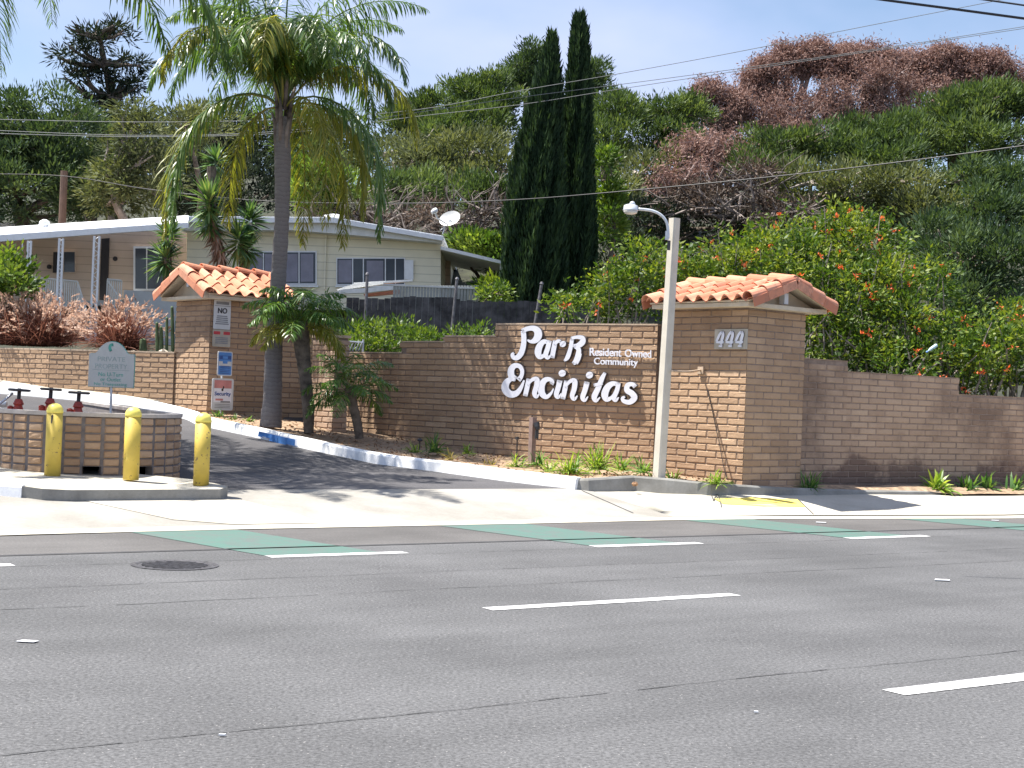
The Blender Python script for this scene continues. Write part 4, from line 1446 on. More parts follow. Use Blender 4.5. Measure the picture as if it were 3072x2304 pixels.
mb.add(vs+[PX+back*9+Z*(PZ1-.4)], [tuple(range(nc+1))]); mb.build('soil', M['soil'], pt_)

mb = MB(); p = P(268, 1415, 17.95); mb.cbox(Vector((p.x, p.y, PZ0)), .24, .05, .07, 0, 0); mb.build('hole_light_block', M['concrete_pale'], pt_)  # added pale block, stands in for the light showing through the hole
# bollards
bol = thing('bollard', (0, 0, 0), 'left yellow bollard', 'bollard', 'yellow bollards on the island')
mb = MB(); mb.lathe((0, 0, 0), [(.094, -.02), (.094, .735)], 24); mb.build('post', M['yellow'], bol, True)
mb = MB(); mb.lathe((0, 0, 0), [(.090, .735), (.098, .737), (.098, .755), (.092, .79), (.070, .825), (.035, .845), (.004, .850)], 24); mb.build('cap', plain('yellow bollard cap', (.80, .68, .13), .45, var=.05), bol, True)
for i, (px, lab) in enumerate(((156, 'leftmost yellow bollard with a black scratch below its cap'), (392, 'middle yellow bollard with rusty scuffs before the planter'), (603, 'right yellow bollard standing clear of the planter at the drive'))):
    if i == 0: o = bol
    else:
        o = bol.copy(); C.objects.link(o)
        for ch in [c2 for c2 in bol.children]:
            c3 = ch.copy(); C.objects.link(c3); c3.parent = o
    p = P(px, 1446, 17.55); s, d = sd_of(p)
    o.location = (p.x, p.y, isl_z(p)+.125)
    o.rotation_euler = (0, 0, i*2.0)
    o['label'] = lab
p = bol.location
mb = MB(); mb.add([(-.012, -.097, .62), (.0, -.098, .60), (.014, -.097, .69), (.01, -.0975, .72), (-.012, -.0975, .70)], [(0, 1, 2, 3, 4)])
sc = mb.build('scratch', M['sign_dark']); sc.parent = bol

# red valves inside the planter
vz = thing('pipe_valve', (0, 0, 0), 'valve', 'valve', 'red pipe valves with black handwheels')
mb = MB(); mb.lathe((0, 0, 0), [(.15, .0), (.17, .01), (.17, .03), (.15, .04)], 20); mb.lathe((0, 0, 0), [(.03, -.12), (.03, .05)], 10); mb.build('handwheel', M['metal_dark'], vz)
mb = MB(); mb.lathe((0, 0, 0), [(.10, -.55), (.13, -.50), (.13, -.34), (.085, -.30), (.06, -.22), (.085, -.20), (.05, -.12)], 16)
mb.tube([(-.2, 0, -.42), (.06, 0, -.42)], .07, 12); mb.lathe((-.12, 0, -.28), [(.045, -.05), (.05, .03), (.02, .05)], 10); mb.build('valve_body', M['valve_red'], vz)
mb = MB(); mb.lathe((-.22, 0, -.42), [(.10, -.02), (.10, .02)], 14, Vector((1, 0, 0))); mb.build('flange', M['metal_grey'], vz)
mb = MB(); mb.lathe((.1, 0, -.42), [(.10, -.02), (.10, .02)], 14, Vector((1, 0, 0))); mb.build('flange', M['metal_grey'], vz)
for i, (px, py, lab) in enumerate(((58, 1174, 'leftmost red valve with a black handwheel in the planter'), (153, 1172, 'middle red valve behind the left bollard'), (237, 1182, 'rightmost red valve, nearest the private property sign'))):
    if i == 0: o = vz
    else:
        o = vz.copy(); C.objects.link(o)
        for ch in [c2 for c2 in vz.children]:
            c3 = ch.copy(); C.objects.link(c3); c3.parent = o
    o.location = P(px, py, 23.0); o.rotation_euler = (0, .03, .2*i); o['label'] = lab
mb = MB(); q = P(0, 1225, 22.8)
mb.tube([P(-60, 1260, 22.6), P(38, 1180, 23.0)], .02, 8)
mb.tube([P(-120, 1215, 23.2), P(20, 1213, 23.2)], .045, 8)
tag(mb.build('water_pipe', M['metal_grey']), 'grey slanting pipe beside the leftmost red valve', 'pipe')

# manhole
mp_ = G(525, 1696, .0)
mb = MB(); mb.lathe((mp_.x, mp_.y, -.02), [(.36, 0), (.36, .026), (.31, .026), (.30, .022)], 40)
for k in range(-4, 5):
    w_ = math.sqrt(max(0, .27**2-(k*.06)**2))
    mb.box((mp_.x-w_, mp_.y+k*.06-.012, .001), (2*w_, 0, 0), (0, .024, 0), (0, 0, .006))
tag(mb.build('manhole_cover', M['stone_grey']), 'round iron manhole cover in the road below the green lane paint', 'manhole cover')

# ------------------------------------------------------------------ lamp post
pb = P(1976, 1436, 21.5)
tp = P(2024, 655, 21.5)
t = thing('lamp_post', pb, 'tall square cream concrete post with a small curved arm street lamp', 'street lamp')
ax = (tp-pb); q1 = Vector((.63, -.776, 0))*.14; q2 = Vector((.776, .63, 0))*.14
mb = MB()
def sq(p, s_, ch=.018):
    a = q1.normalized()*s_/2; c_ = q2.normalized()*s_/2; r = ch/(s_/2)
    out = []
    for (i, j, k_) in ((1, -1, 0), (1, -1, 1), (1, 1, 0), (1, 1, 1), (-1, 1, 0), (-1, 1, 1), (-1, -1, 0), (-1, -1, 1)):
        pass
    c8 = [(1-r, -1), (1, -1+r), (1, 1-r), (1-r, 1), (-1+r, 1), (-1, 1-r), (-1, -1+r), (-1+r, -1)]
    return [p+a*x+c_*y for x, y in c8]
v0 = sq(pb-Z*.08, .150); v1 = sq(pb+(tp-pb)*.5, .142); v2 = sq(tp, .135)
mb.add(v0+v1+v2, [(i, (i+1) % 8, 8+(i+1) % 8, 8+i) for i in range(8)]+[(8+i, 8+(i+1) % 8, 16+(i+1) % 8, 16+i) for i in range(8)]+[tuple(range(16, 24))])
mb.build('post', M['pole'], t)
Yl = 21.35
arm = [P(2005, 715, Yl), P(2004, 690, Yl), P(2000, 668, Yl), P(1990, 652, Yl), P(1975, 640, Yl), P(1955, 632, Yl), P(1935, 629, Yl), P(1915, 627, Yl)]
mb = MB(); mb.tube(interp_poly(arm, 3), .021, 10); mb.build('arm', M['lamp_white'], t, True)
mb = MB(); mb.box(P(1999, 720, Yl)-q2*.2, q1*.25, q2*.3, Z*.13); mb.build('bracket', M['metal_grey'], t)
mb = MB(); mb.box(P(2006, 726, Yl)-q2*.2-Z*.12, q1*.18, q2*.3, Z*.14); mb.build('control_box', M['metal_dark'], t)
hc = P(1892, 628, Yl)
mb = MB(); mb.lathe(hc, [(.06, .07), (.10, .055), (.105, .0), (.115, -.012), (.112, -.02)][::-1], 20, Z)
mb.lathe(P(1897, 612, Yl), [(.03, -.02), (.045, .0), (.03, .03), (.008, .04)], 12); mb.build('lamp_head', M['lamp_white'], t, True)
mb = MB(); mb.lathe(hc, [(.05, -.075), (.09, -.06), (.108, -.022)], 20, Z); mb.build('lens', M['lens'], t, True)

# pipe stub between pole and pillar
pa_ = P(2015, 1113, 21.4); pb_ = PPL(2104, 1110, PC+nA*.02, nA)
mb = MB(); mb.tube(interp_poly([pa_, pa_.lerp(pb_, .5)-Z*.02, pb_], 4), .016, 8)
mb.box(pb_-E1*.05-Z*.06, E1*.11, nA*.03, Z*.11)
tag(mb.build('conduit', M['cap']), 'pale sagging conduit from the lamp post to the 444 pillar', 'conduit')
# black cable running down the pillar
c1_ = [PPL(x, y, PC+nA*.035, nA) for x, y in ((2121, 1165), (2130, 1200), (2145, 1270), (2160, 1340), (2171, 1400), (2182, 1440))]
mb = MB(); mb.tube(c1_, .006, 6); tag(mb.build('cable', M['metal_dark']), 'thin black cable slanting down the sunlit pillar face', 'cable')

# brown post with a floodlight
bp = P(1594, 1392, 23.2)
t = thing('wooden_post', bp, 'short brown post with a small black floodlight under the big letters', 'post')
mb = MB(); mb.cbox(bp-Z*.08, .085, .085, .82, .7); mb.build('post', M['brown_post'], t)
mb = MB(); fl = P(1611, 1278, 23.1); mb.lathe(fl, [(.03, -.07), (.045, -.02), (.05, .05)], 12, Vector((-.2, .3, .9))); mb.cbox(fl-Z*.2, .05, .05, .13, .3); mb.build('floodlight', M['metal_dark'], t)
mb = MB(); mb.cbox(bp+Vector((0, -.05, -.05)), .26, .2, .06, .5); tag(mb.build('stone', M['cap']), 'flat brown stone at the foot of the brown post', 'stone')

# path light
q = P(1550, 1367, 23.4)
mb = MB(); mb.tube([q-Z*.05, q+Z*.28], .012, 6); mb.lathe(q+Z*.26, [(.03, 0), (.03, .04)], 8)
tag(mb.build('garden_light', M['metal_dark']), 'thin black garden spike light left of the brown post', 'garden light')
mb = MB(); q = P(1259, 1340, 24.6); mb.tube([q-Z*.05, q+Z*.1], .012, 6); mb.lathe(q+Z*.09, [(.04, 0), (.05, .02), (.02, .05)], 10)
tag(mb.build('garden_light', M['metal_dark']), 'small mushroom garden light by the leafy clump near the second palm', 'garden light')

# ------------------------------------------------------------------ plants: generators
def unit(a): return a/np.maximum(np.linalg.norm(a, axis=-1, keepdims=True), 1e-9)


def leaves(centers, dirs, length, width, rng, tone=None):
    """diamond leaf quads; returns verts, quads, tone"""
    n = len(centers)
    r = unit(rng.normal(size=(n, 3)))
    side = unit(np.cross(dirs, r))
    L = (length*rng.uniform(.6, 1.3, n))[:, None]; Wd = (width*rng.uniform(.6, 1.3, n))[:, None]
    nn = unit(np.cross(side, dirs))
    a = centers; b_ = centers+dirs*L*.45+side*Wd*.5+nn*L*.06; c_ = centers+dirs*L; d_ = centers+dirs*L*.45-side*Wd*.5+nn*L*.06
    v = np.stack([a, b_, c_, d_], 1).reshape(-1, 3)
    q = np.arange(n*4).reshape(n, 4)
    if tone is None: tone = rng.uniform(0, 1, n)
    return v, q, np.repeat(np.clip(tone, 0, 1), 4)


def blades(base, dirs, length, width, droop, rng, segs=3, tone=None, taper=.15, wide=.4):
    """arching strap leaves"""
    n = len(base); base = np.asarray(base, float)
    L = np.broadcast_to(np.asarray(length, float), (n,)); Wd = np.broadcast_to(np.asarray(width, float), (n,)); dr = np.broadcast_to(np.asarray(droop, float), (n,))
    p = base.copy(); d = dirs.copy(); rows = []
    side0 = unit(np.cross(dirs, np.array([0, 0, 1.0]))+1e-4*rng.normal(size=(n, 3)))
    tw = unit(side0+rng.normal(size=(n, 3))*.35)
    prof = [.55]+[1.0 if (k/segs) <= wide+.3 else (1-(k/segs))/(1-(wide+.3))*.85+taper for k in range(1, segs)]+[.04]
    for k in range(segs+1):
        s_ = unit(np.cross(d, np.cross(tw, d))) if False else unit(tw-d*np.sum(tw*d, 1, keepdims=True))
        w_ = (Wd*prof[k]*.5)[:, None]
        rows.append(p+s_*w_); rows.append(p-s_*w_)
        d = unit(d+np.array([0, 0, -1.0])*(dr/segs)[:, None])
        p = p+d*(L/segs)[:, None]
    v = np.stack(rows, 1).reshape(-1, 3); m_ = 2*(segs+1)
    q = []
    idx = np.arange(n)[:, None]*m_
    for k in range(segs):
        q.append(idx+np.array([[2*k, 2*k+2, 2*k+3, 2*k+1]]))
    q = np.stack(q, 1).reshape(-1, 4)
    if tone is None: tone = rng.uniform(0, 1, n)
    return v, q, np.repeat(np.clip(tone, 0, 1), m_)


def merge(parts):
    vs, qs, ts = [], [], []; o_ = 0
    for v, q, t in parts:
        vs.append(v); qs.append(q+o_); ts.append(t); o_ += len(v)
    return np.concatenate(vs), np.concatenate(qs), np.concatenate(ts)


def crown_pts(c_, rad, nclump, rng, shell=.55):
    d = unit(rng.normal(size=(nclump, 3)))
    r = rng.uniform(shell**3, 1, nclump)**(1/3)
    r = r*(1+.22*rng.uniform(-1, 1, nclump))
    return c_+d*rad*r[:, None], d


def foliage(ells, rng, dens=1.0, clump=.5, per=42, leaf=(.34, .10), up=.5, outw=.6, shell=.5, tuft=True, tonevar=.25, updepth=1.0):
    """ells: list of (centre Vector, radii (x,y,z))"""
    parts = []
    for (c_, rad) in ells:
        rad = np.array(rad, float); c_ = np.array(c_, float)
        area = rad[0]*rad[2]*4
        n = max(6, int(dens*area/(clump*clump)*1.6))
        cp, cd = crown_pts(c_, rad, n, rng, shell)
        ctone = np.clip(.5+tonevar*rng.normal(size=n), 0, 1)
        cs = np.repeat(cp, per, 0); ct = np.repeat(ctone, per); cdd = np.repeat(cd, per, 0)
        off = rng.normal(size=cs.shape)*clump*.42*np.array([1, 1, .7])
        d = unit(unit(off)*.8+cdd*outw+np.array([0, 0, up])+rng.normal(size=cs.shape)*.25)
        parts.append(leaves(cs+off, d, leaf[0], leaf[1], rng, np.clip(ct+rng.normal(size=len(ct))*.15, 0, 1)))
    return merge(parts)


def limb(mb, p0, d0, length, r0, rnd, depth, tips, mat=0, bend=.35, nb=3, seg=4, sides=5):
    pts = [Vector(p0)]; d = Vector(d0).normalized(); rad = [r0]
    for k in range(seg):
        d = (d+Vector((rnd.gauss(0, bend), rnd.gauss(0, bend), rnd.gauss(.03, bend*.7)))*.5).normalized()
        pts.append(pts[-1]+d*(length/seg)); rad.append(r0*(1-.7*(k+1)/seg))
    mb.tube(pts, rad, sides, mat, rnd.random(), caps=False)
    if depth > 0:
        for k in range(nb):
            i = rnd.randint(1, seg); q = pts[i]
            dd = (d+Vector((rnd.gauss(0, .8), rnd.gauss(0, .8), rnd.gauss(.25, .5)))).normalized()
            limb(mb, q, dd, length*rnd.uniform(.45, .7), rad[i]*.75, rnd, depth-1, tips, mat, bend, nb, max(2, seg-1), max(3, sides-1))
    else:
        tips.append(pts[-1])


def EP(cx, cy, rx, ry, Y, dep=None):
    """ellipsoid seen at cx,cy with pixel radii"""
    c_ = P(cx, cy, Y); k_ = Y/FOC
    return (c_, (rx*k_, (dep if dep else max(.8, .55*(rx+ry)*k_)), ry*k_))


def tree(label, cat, ells, mat, seed, foot, trunk_r=.2, clump=.5, leaf=(.23, .065), per=85, dens=1.45, up=.5, outw=.5, shell=.5, limbs=4, group=None, name='tree', barkm='bark', tonevar=.25, vis=0, foll='crown'):
    """foot: (px, py, Y) of trunk foot"""
    rng = np.random.default_rng(seed); rnd = random.Random(seed)
    f = P(*foot)
    t = thing(name, f, label, cat, group)
    E = [EP(*e) for e in ells]
    mb = MB(); tips = []
    topc = E[0][0]
    mid = f.lerp(topc, .5)+Vector((rnd.uniform(-.3, .3), rnd.uniform(-.3, .3), 0))
    trunkp = interp_poly([f-Z*.5, f.lerp(mid, .5)+Vector((.05, 0, 0)), mid, topc+Z*E[0][1][2]*.2], 3)
    mb.tube(trunkp, [trunk_r*(1-.75*i/(len(trunkp)-1)) for i in range(len(trunkp))], 8, 0, .5)
    for (c_, r_) in E:
        for k in range(limbs):
            # nearest trunk point below
            tpz = min(trunkp[2:], key=lambda q: (q-c_).length+.5*max(0, q.z-c_.z))
            tgt = c_+Vector((rnd.uniform(-.7, .7)*r_[0], rnd.uniform(-.7, .5)*r_[1], rnd.uniform(-.5, .7)*r_[2]))
            m1 = tpz.lerp(tgt, .5)+Vector((rnd.uniform(-.2, .2), rnd.uniform(-.2, .2), -.15*(tgt-tpz).length*rnd.random()))
            pp = interp_poly([tpz, m1, tgt], 3)
            mb.tube(pp, [trunk_r*.42*(1-.8*i/(len(pp)-1)) for i in range(len(pp))], 5, 0, rnd.random(), caps=False)
            if vis: limb(mb, m1, (tgt-m1), r_[0]*.9, trunk_r*.22, rnd, vis-1, tips)
    mb.build('trunk', M[barkm], t)
    v, q, tn = foliage(E, rng, dens, clump, per, leaf, up, outw, shell, tonevar=tonevar)
    fast_mesh(foll, v, q, M[mat], tn, t)
    return t


# ------------------------------------------------------------------ far trees on the slope
tree('tall dark bushy evergreen at the far left edge below the black pine', 'tree', [(40, 400, 150, 130, 50), (190, 430, 120, 160, 50), (-110, 430, 150, 160, 50), (60, 560, 200, 120, 49), (230, 560, 70, 120, 49)], 'pine_dark', 1, (80, 760, 50), .35, dens=1.25)
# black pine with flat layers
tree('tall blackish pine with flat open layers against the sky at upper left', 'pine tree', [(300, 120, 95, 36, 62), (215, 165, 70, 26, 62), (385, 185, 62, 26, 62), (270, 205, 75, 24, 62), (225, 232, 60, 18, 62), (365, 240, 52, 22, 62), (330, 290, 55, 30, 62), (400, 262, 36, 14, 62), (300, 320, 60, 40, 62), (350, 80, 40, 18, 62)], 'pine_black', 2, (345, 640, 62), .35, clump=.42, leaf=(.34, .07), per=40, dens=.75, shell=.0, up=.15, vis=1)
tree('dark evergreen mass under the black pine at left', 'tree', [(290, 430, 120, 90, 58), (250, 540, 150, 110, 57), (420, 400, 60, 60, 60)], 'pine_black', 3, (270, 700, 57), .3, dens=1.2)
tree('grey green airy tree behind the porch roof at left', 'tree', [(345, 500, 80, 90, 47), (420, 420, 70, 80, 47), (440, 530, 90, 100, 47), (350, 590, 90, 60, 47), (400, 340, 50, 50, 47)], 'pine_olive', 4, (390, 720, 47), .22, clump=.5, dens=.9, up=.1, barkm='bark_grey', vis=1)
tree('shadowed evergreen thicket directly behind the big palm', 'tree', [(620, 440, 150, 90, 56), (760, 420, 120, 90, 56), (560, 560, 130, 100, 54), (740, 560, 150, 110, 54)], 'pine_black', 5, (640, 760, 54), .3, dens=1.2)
tree('brownish evergreen just left of the big palm trunk, half hidden', 'tree', [(560, 390, 90, 60, 50), (640, 360, 80, 50, 51)], 'pine_olive', 6, (600, 700, 50), .2, dens=.9)
tree('bright green rounded bush right of the palm trunk below the slope', 'shrub', [(960, 520, 80, 45, 46), (930, 575, 60, 40, 46), (1010, 560, 70, 45, 46)], 'lime', 7, (960, 680, 46), .12, clump=.4, leaf=(.25, .08), dens=1.2, name='shrub')
tree('mid green evergreen between the palm fronds and the slope', 'tree', [(900, 400, 90, 90, 55), (1010, 430, 100, 90, 55), (950, 480, 110, 60, 54)], 'pine', 8, (960, 700, 54), .25, dens=1.1)
cl = dict(clump=.44, leaf=(.24, .055), up=.75, outw=.35, per=90, dens=1.5)
tree('green pine on the skyline, leftmost of the central slope', 'pine tree', [(1290, 335, 85, 55, 60), (1215, 380, 90, 55, 60), (1340, 400, 110, 70, 59)], 'pine', 9, (1280, 700, 60), .3, group=None, **cl)
tree('green pine on the skyline just left of the taller dark round crown', 'pine tree', [(1400, 280, 80, 52, 61), (1470, 300, 85, 80, 61), (1440, 380, 120, 70, 60)], 'pine', 10, (1430, 700, 60), .3, **cl)
tree('dark round pine crown rising behind the left cypress', 'pine tree', [(1575, 200, 52, 46, 64), (1600, 160, 40, 32, 64), (1560, 240, 52, 40, 64)], 'pine_dark', 11, (1590, 700, 64), .3, **cl)
tree('spiky pine top showing right behind the two cypresses', 'pine tree', [(1785, 205, 34, 34, 64), (1760, 270, 50, 50, 64), (1800, 250, 22, 14, 64)], 'pine_dark', 12, (1780, 700, 64), .25, **cl)
tree('olive pine on the middle of the slope left of the cypresses', 'pine tree', [(1180, 470, 130, 60, 54), (1290, 490, 120, 60, 53)], 'pine_olive', 13, (1220, 720, 53), .25, dens=1.25, vis=1, barkm='bark_grey')
tree('brownish pine on the slope touching the left cypress', 'pine tree', [(1420, 470, 120, 70, 54), (1500, 520, 80, 60, 53), (1380, 540, 100, 40, 53)], 'pine_olive', 14, (1440, 720, 53), .25, dens=1.25, vis=1, barkm='bark_grey')
tree('bright green low pine above the brown brush, left part', 'pine tree', [(1170, 570, 90, 48, 49), (1270, 560, 80, 50, 49)], 'pine', 15, (1220, 720, 49), .2, **cl)
tree('bright green low pine above the brown brush beside the cypress', 'pine tree', [(1390, 575, 90, 48, 49), (1480, 585, 70, 48, 49)], 'pine', 16, (1430, 720, 49), .2, **cl)
tree('pine on the skyline right of the cypresses', 'pine tree', [(1850, 340, 90, 55, 58), (1830, 430, 90, 70, 57)], 'pine', 17, (1850, 700, 58), .28, **cl)
tree('pine on the skyline left of the dead brown trees', 'pine tree', [(1985, 345, 85, 48, 59), (2075, 345, 60, 50, 59), (2010, 430, 100, 60, 58)], 'pine', 18, (2010, 700, 58), .28, **cl)
tree('olive pine with bare branches behind the street lamp', 'pine tree', [(1900, 530, 110, 60, 52), (2030, 520, 60, 60, 52), (1860, 590, 60, 50, 50)], 'pine_olive', 19, (1930, 760, 52), .25, dens=1.1, vis=1, barkm='bark_grey')
tree('pale green leafy tree squeezed against the right cypress', 'tree', [(1820, 560, 24, 70, 45), (1830, 650, 34, 80, 45), (1810, 480, 18, 40, 45)], 'lime', 20, (1820, 800, 45), .1, clump=.35, leaf=(.22, .08), dens=1.0)
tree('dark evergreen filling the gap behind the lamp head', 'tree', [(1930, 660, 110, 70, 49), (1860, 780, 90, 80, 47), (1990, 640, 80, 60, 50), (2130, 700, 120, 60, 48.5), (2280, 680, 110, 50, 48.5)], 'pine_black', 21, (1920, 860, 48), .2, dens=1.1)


# dead trees
def dead_tree(label, foot, ells, seed, sparse=1.0, mat='dead'):
    rng = np.random.default_rng(seed); rnd = random.Random(seed)
    ells = [(a_[0], a_[1]+26)+tuple(a_[2:]) for a_ in ells]
    f = P(*foot); t = thing('dead_tree', f, label, 'dead tree', 'dead brown trees along the skyline')
    mb = MB(); E = [EP(*e) for e in ells]; tips = []
    for (c_, r_) in E:
        stem = c_-Z*r_[2]*1.3
        mb.tube(interp_poly([f, f.lerp(stem, .6)+Vector((rnd.uniform(-.3, .3), 0, 0)), stem], 3), [.20, .17, .15, .12, .11, .10, .09][:7], 6, 0, .5, caps=False)
        for k in range(10):
            tgt = c_+Vector((rnd.uniform(-.9, .9)*r_[0], rnd.uniform(-.9, .5)*r_[1], rnd.uniform(-.2, .95)*r_[2]))
            limb(mb, stem, tgt-stem, (tgt-stem).length*.8, .135, rnd, 2, tips, bend=.35, nb=4, sides=4)
    mb.build('trunk', M['bark_dead'], t)
    cs = np.array([[p.x, p.y, p.z] for p in tips]); n = len(cs)
    per = 24
    c2 = np.repeat(cs, per, 0)+rng.normal(size=(n*per, 3))*.20
    d = unit(rng.normal(size=c2.shape)*.7+np.array([0, 0, -.35]))
    pr = [leaves(c2, d, .20, .045, rng, np.repeat(rng.uniform(.1, .9, n), per)+rng.normal(size=n*per)*.1)]
    pr.append(foliage(E, rng, .26*sparse, .60, 80, (.19, .045), -.45, .15, .0))
    v, q, tn = merge(pr)
    fast_mesh('dead_foliage', v, q, M[mat], tn, t)
    return t


dead_tree('small sparse dead tree standing alone at the left of the brown row', (2130, 480, 66), [(2125, 255, 34, 24, 66), (2090, 285, 20, 16, 66), (2195, 280, 26, 24, 66), (2220, 310, 22, 22, 66), (2160, 350, 60, 40, 66)], 31, .35)
dead_tree('dead rust brown tree with the highest crown in the brown row', (2340, 520, 67), [(2300, 240, 60, 50, 67), (2410, 165, 68, 36, 67), (2262, 215, 24, 20, 67), (2300, 180, 28, 22, 67), (2365, 145, 30, 22, 67), (2440, 132, 30, 18, 67), (2475, 180, 22, 24, 67), (2360, 300, 120, 70, 66), (2290, 350, 60, 60, 66), (2400, 380, 110, 50, 65)], 32)
dead_tree('second dead brown tree from the left of the large brown clump', (2560, 500, 67), [(2540, 190, 80, 40, 67), (2530, 140, 28, 18, 67), (2585, 145, 30, 20, 67), (2490, 165, 22, 18, 67), (2640, 165, 26, 20, 67), (2500, 290, 120, 60, 66), (2640, 220, 60, 50, 66)], 33)
dead_tree('dead brown tree with pale bare limbs in the middle of the brown row', (2720, 480, 68), [(2720, 225, 60, 50, 68), (2700, 170, 26, 20, 68), (2755, 160, 26, 22, 68), (2680, 300, 120, 70, 67), (2620, 350, 100, 45, 66)], 34)
dead_tree('dark rust dead tree near the right end of the brown row', (2860, 460, 68), [(2830, 200, 66, 48, 68), (2950, 220, 66, 46, 68), (2820, 150, 32, 20, 68), (2870, 150, 26, 20, 68), (2915, 165, 22, 18, 68), (2965, 168, 28, 20, 68), (3005, 180, 22, 20, 68), (2850, 290, 110, 45, 67)], 35)
dead_tree('dead brown tree cut by the right edge of the picture', (3060, 460, 68), [(3060, 245, 60, 42, 68), (3120, 230, 50, 50, 68)], 36)
dead_tree('low dead rusty tree below the skyline left of the green mass', (2100, 640, 52), [(2080, 450, 90, 50, 52), (2180, 440, 70, 50, 52), (2060, 540, 80, 60, 51)], 37, 1.2)

# big green mass at right
tree('wide green pine crown directly below the brown trees, left part', 'pine tree', [(2330, 440, 110, 50, 52), (2450, 430, 100, 48, 52), (2300, 520, 130, 60, 51)], 'pine', 41, (2340, 800, 52), .3, **cl)
tree('wide green pine crown directly below the brown trees, middle part', 'pine tree', [(2600, 410, 110, 52, 53), (2720, 400, 100, 55, 53), (2650, 480, 150, 60, 52)], 'pine', 42, (2650, 800, 52), .3, **cl)
tree('tall green pine rising to the right edge under the wires', 'pine tree', [(2850, 350, 100, 60, 54), (2960, 310, 110, 60, 54), (3070, 310, 80, 70, 54), (2930, 420, 160, 70, 53)], 'pine', 43, (2920, 800, 53), .35, **cl)
tree('dull green pine with bare grey branches right of the lamp post', 'pine tree', [(2430, 560, 130, 70, 49), (2560, 580, 110, 70, 48)], 'pine_olive', 44, (2450, 860, 48), .25, dens=1.25, vis=1, barkm='bark_grey')
tree('grey green pine on the right slope, above the orange flowers', 'pine tree', [(2700, 560, 120, 80, 48), (2780, 640, 120, 80, 47)], 'pine_olive', 45, (2720, 900, 47), .25, dens=1.1)
tree('large shaded pine at the right edge halfway up the slope', 'pine tree', [(2920, 560, 130, 90, 48), (3060, 560, 110, 110, 48), (2960, 660, 150, 90, 46)], 'pine_dark', 46, (2980, 900, 47), .3, dens=1.2)
tree('low dark evergreen between the honeysuckle and the right edge', 'tree', [(2880, 790, 120, 90, 42), (3020, 790, 120, 110, 42), (2780, 740, 70, 90, 43), (2900, 900, 160, 70, 41)], 'pine_dark', 47, (2920, 1050, 42), .25, dens=1.2)


tree('green pine beyond the right edge, nearest the wires', 'pine tree', [(3300, 330, 120, 80, 54), (3220, 450, 130, 90, 53)], 'pine', 48, (3260, 800, 54), .35, **cl)
tree('dark pine beyond the right edge, lower on the slope', 'pine tree', [(3240, 640, 150, 120, 47), (3420, 620, 140, 120, 48)], 'pine_dark', 49, (3300, 900, 47), .3)
tree('dull green pine far beyond the right edge', 'pine tree', [(3560, 480, 180, 120, 52), (3700, 620, 160, 120, 50), (3450, 800, 150, 110, 44)], 'pine_olive', 50, (3560, 900, 50), .3)


# tangled brush: many bare branches with brown leaves
def brush(label, ells, seed, nl=26):
    rng = np.random.default_rng(seed); rnd = random.Random(seed)
    E = [EP(*e) for e in ells]
    f = E[0][0]-Z*E[0][1][2]
    t = thing('dry_bush', f, label, 'bush', 'tangled bare brush on the slope')
    mb = MB(); tips = []
    for (c_, r_) in E:
        for k in range(nl):
            p0 = c_+Vector((rnd.uniform(-1, 1)*r_[0], rnd.uniform(-.6, .4)*r_[1], rnd.uniform(-1, .2)*r_[2]))
            limb(mb, p0, Vector((rnd.gauss(0, 1), rnd.gauss(-.2, .4), rnd.gauss(.3, .6))), rnd.uniform(.6, 1.5), rnd.uniform(.025, .06), rnd, 1, tips, bend=.5, nb=3, sides=4)
    mb.build('branches', M['bark_brush'], t)
    v, q, tn = foliage(E, rng, 1.0, .42, 50, (.18, .05), .1, .3, .1)
    fast_mesh('dry_foliage', v, q, M['brush'], tn, t)


brush('tangled brown brush above the mobile home roof ridge', [(1050, 640, 120, 55, 46), (1150, 680, 90, 40, 46)], 51)
brush('tangled brown brush behind the satellite dish', [(1290, 660, 110, 60, 46), (1400, 690, 90, 50, 46), (1500, 640, 70, 50, 46)], 52)
brush('tangled grey brush behind the lamp post and honeysuckle', [(2060, 600, 90, 60, 48), (2190, 600, 100, 70, 47)], 53)
brush('tangled grey brush above the honeysuckle right of the lamp', [(2350, 640, 90, 60, 46), (2260, 540, 80, 60, 48)], 54)
tree('small bright green shrub below the dish beside the cypress', 'shrub', [(1420, 735, 70, 30, 45), (1490, 760, 50, 50, 45), (1500, 870, 60, 40, 42)], 'lime', 55, (1450, 860, 45), .08, clump=.35, leaf=(.22, .08), name='shrub')


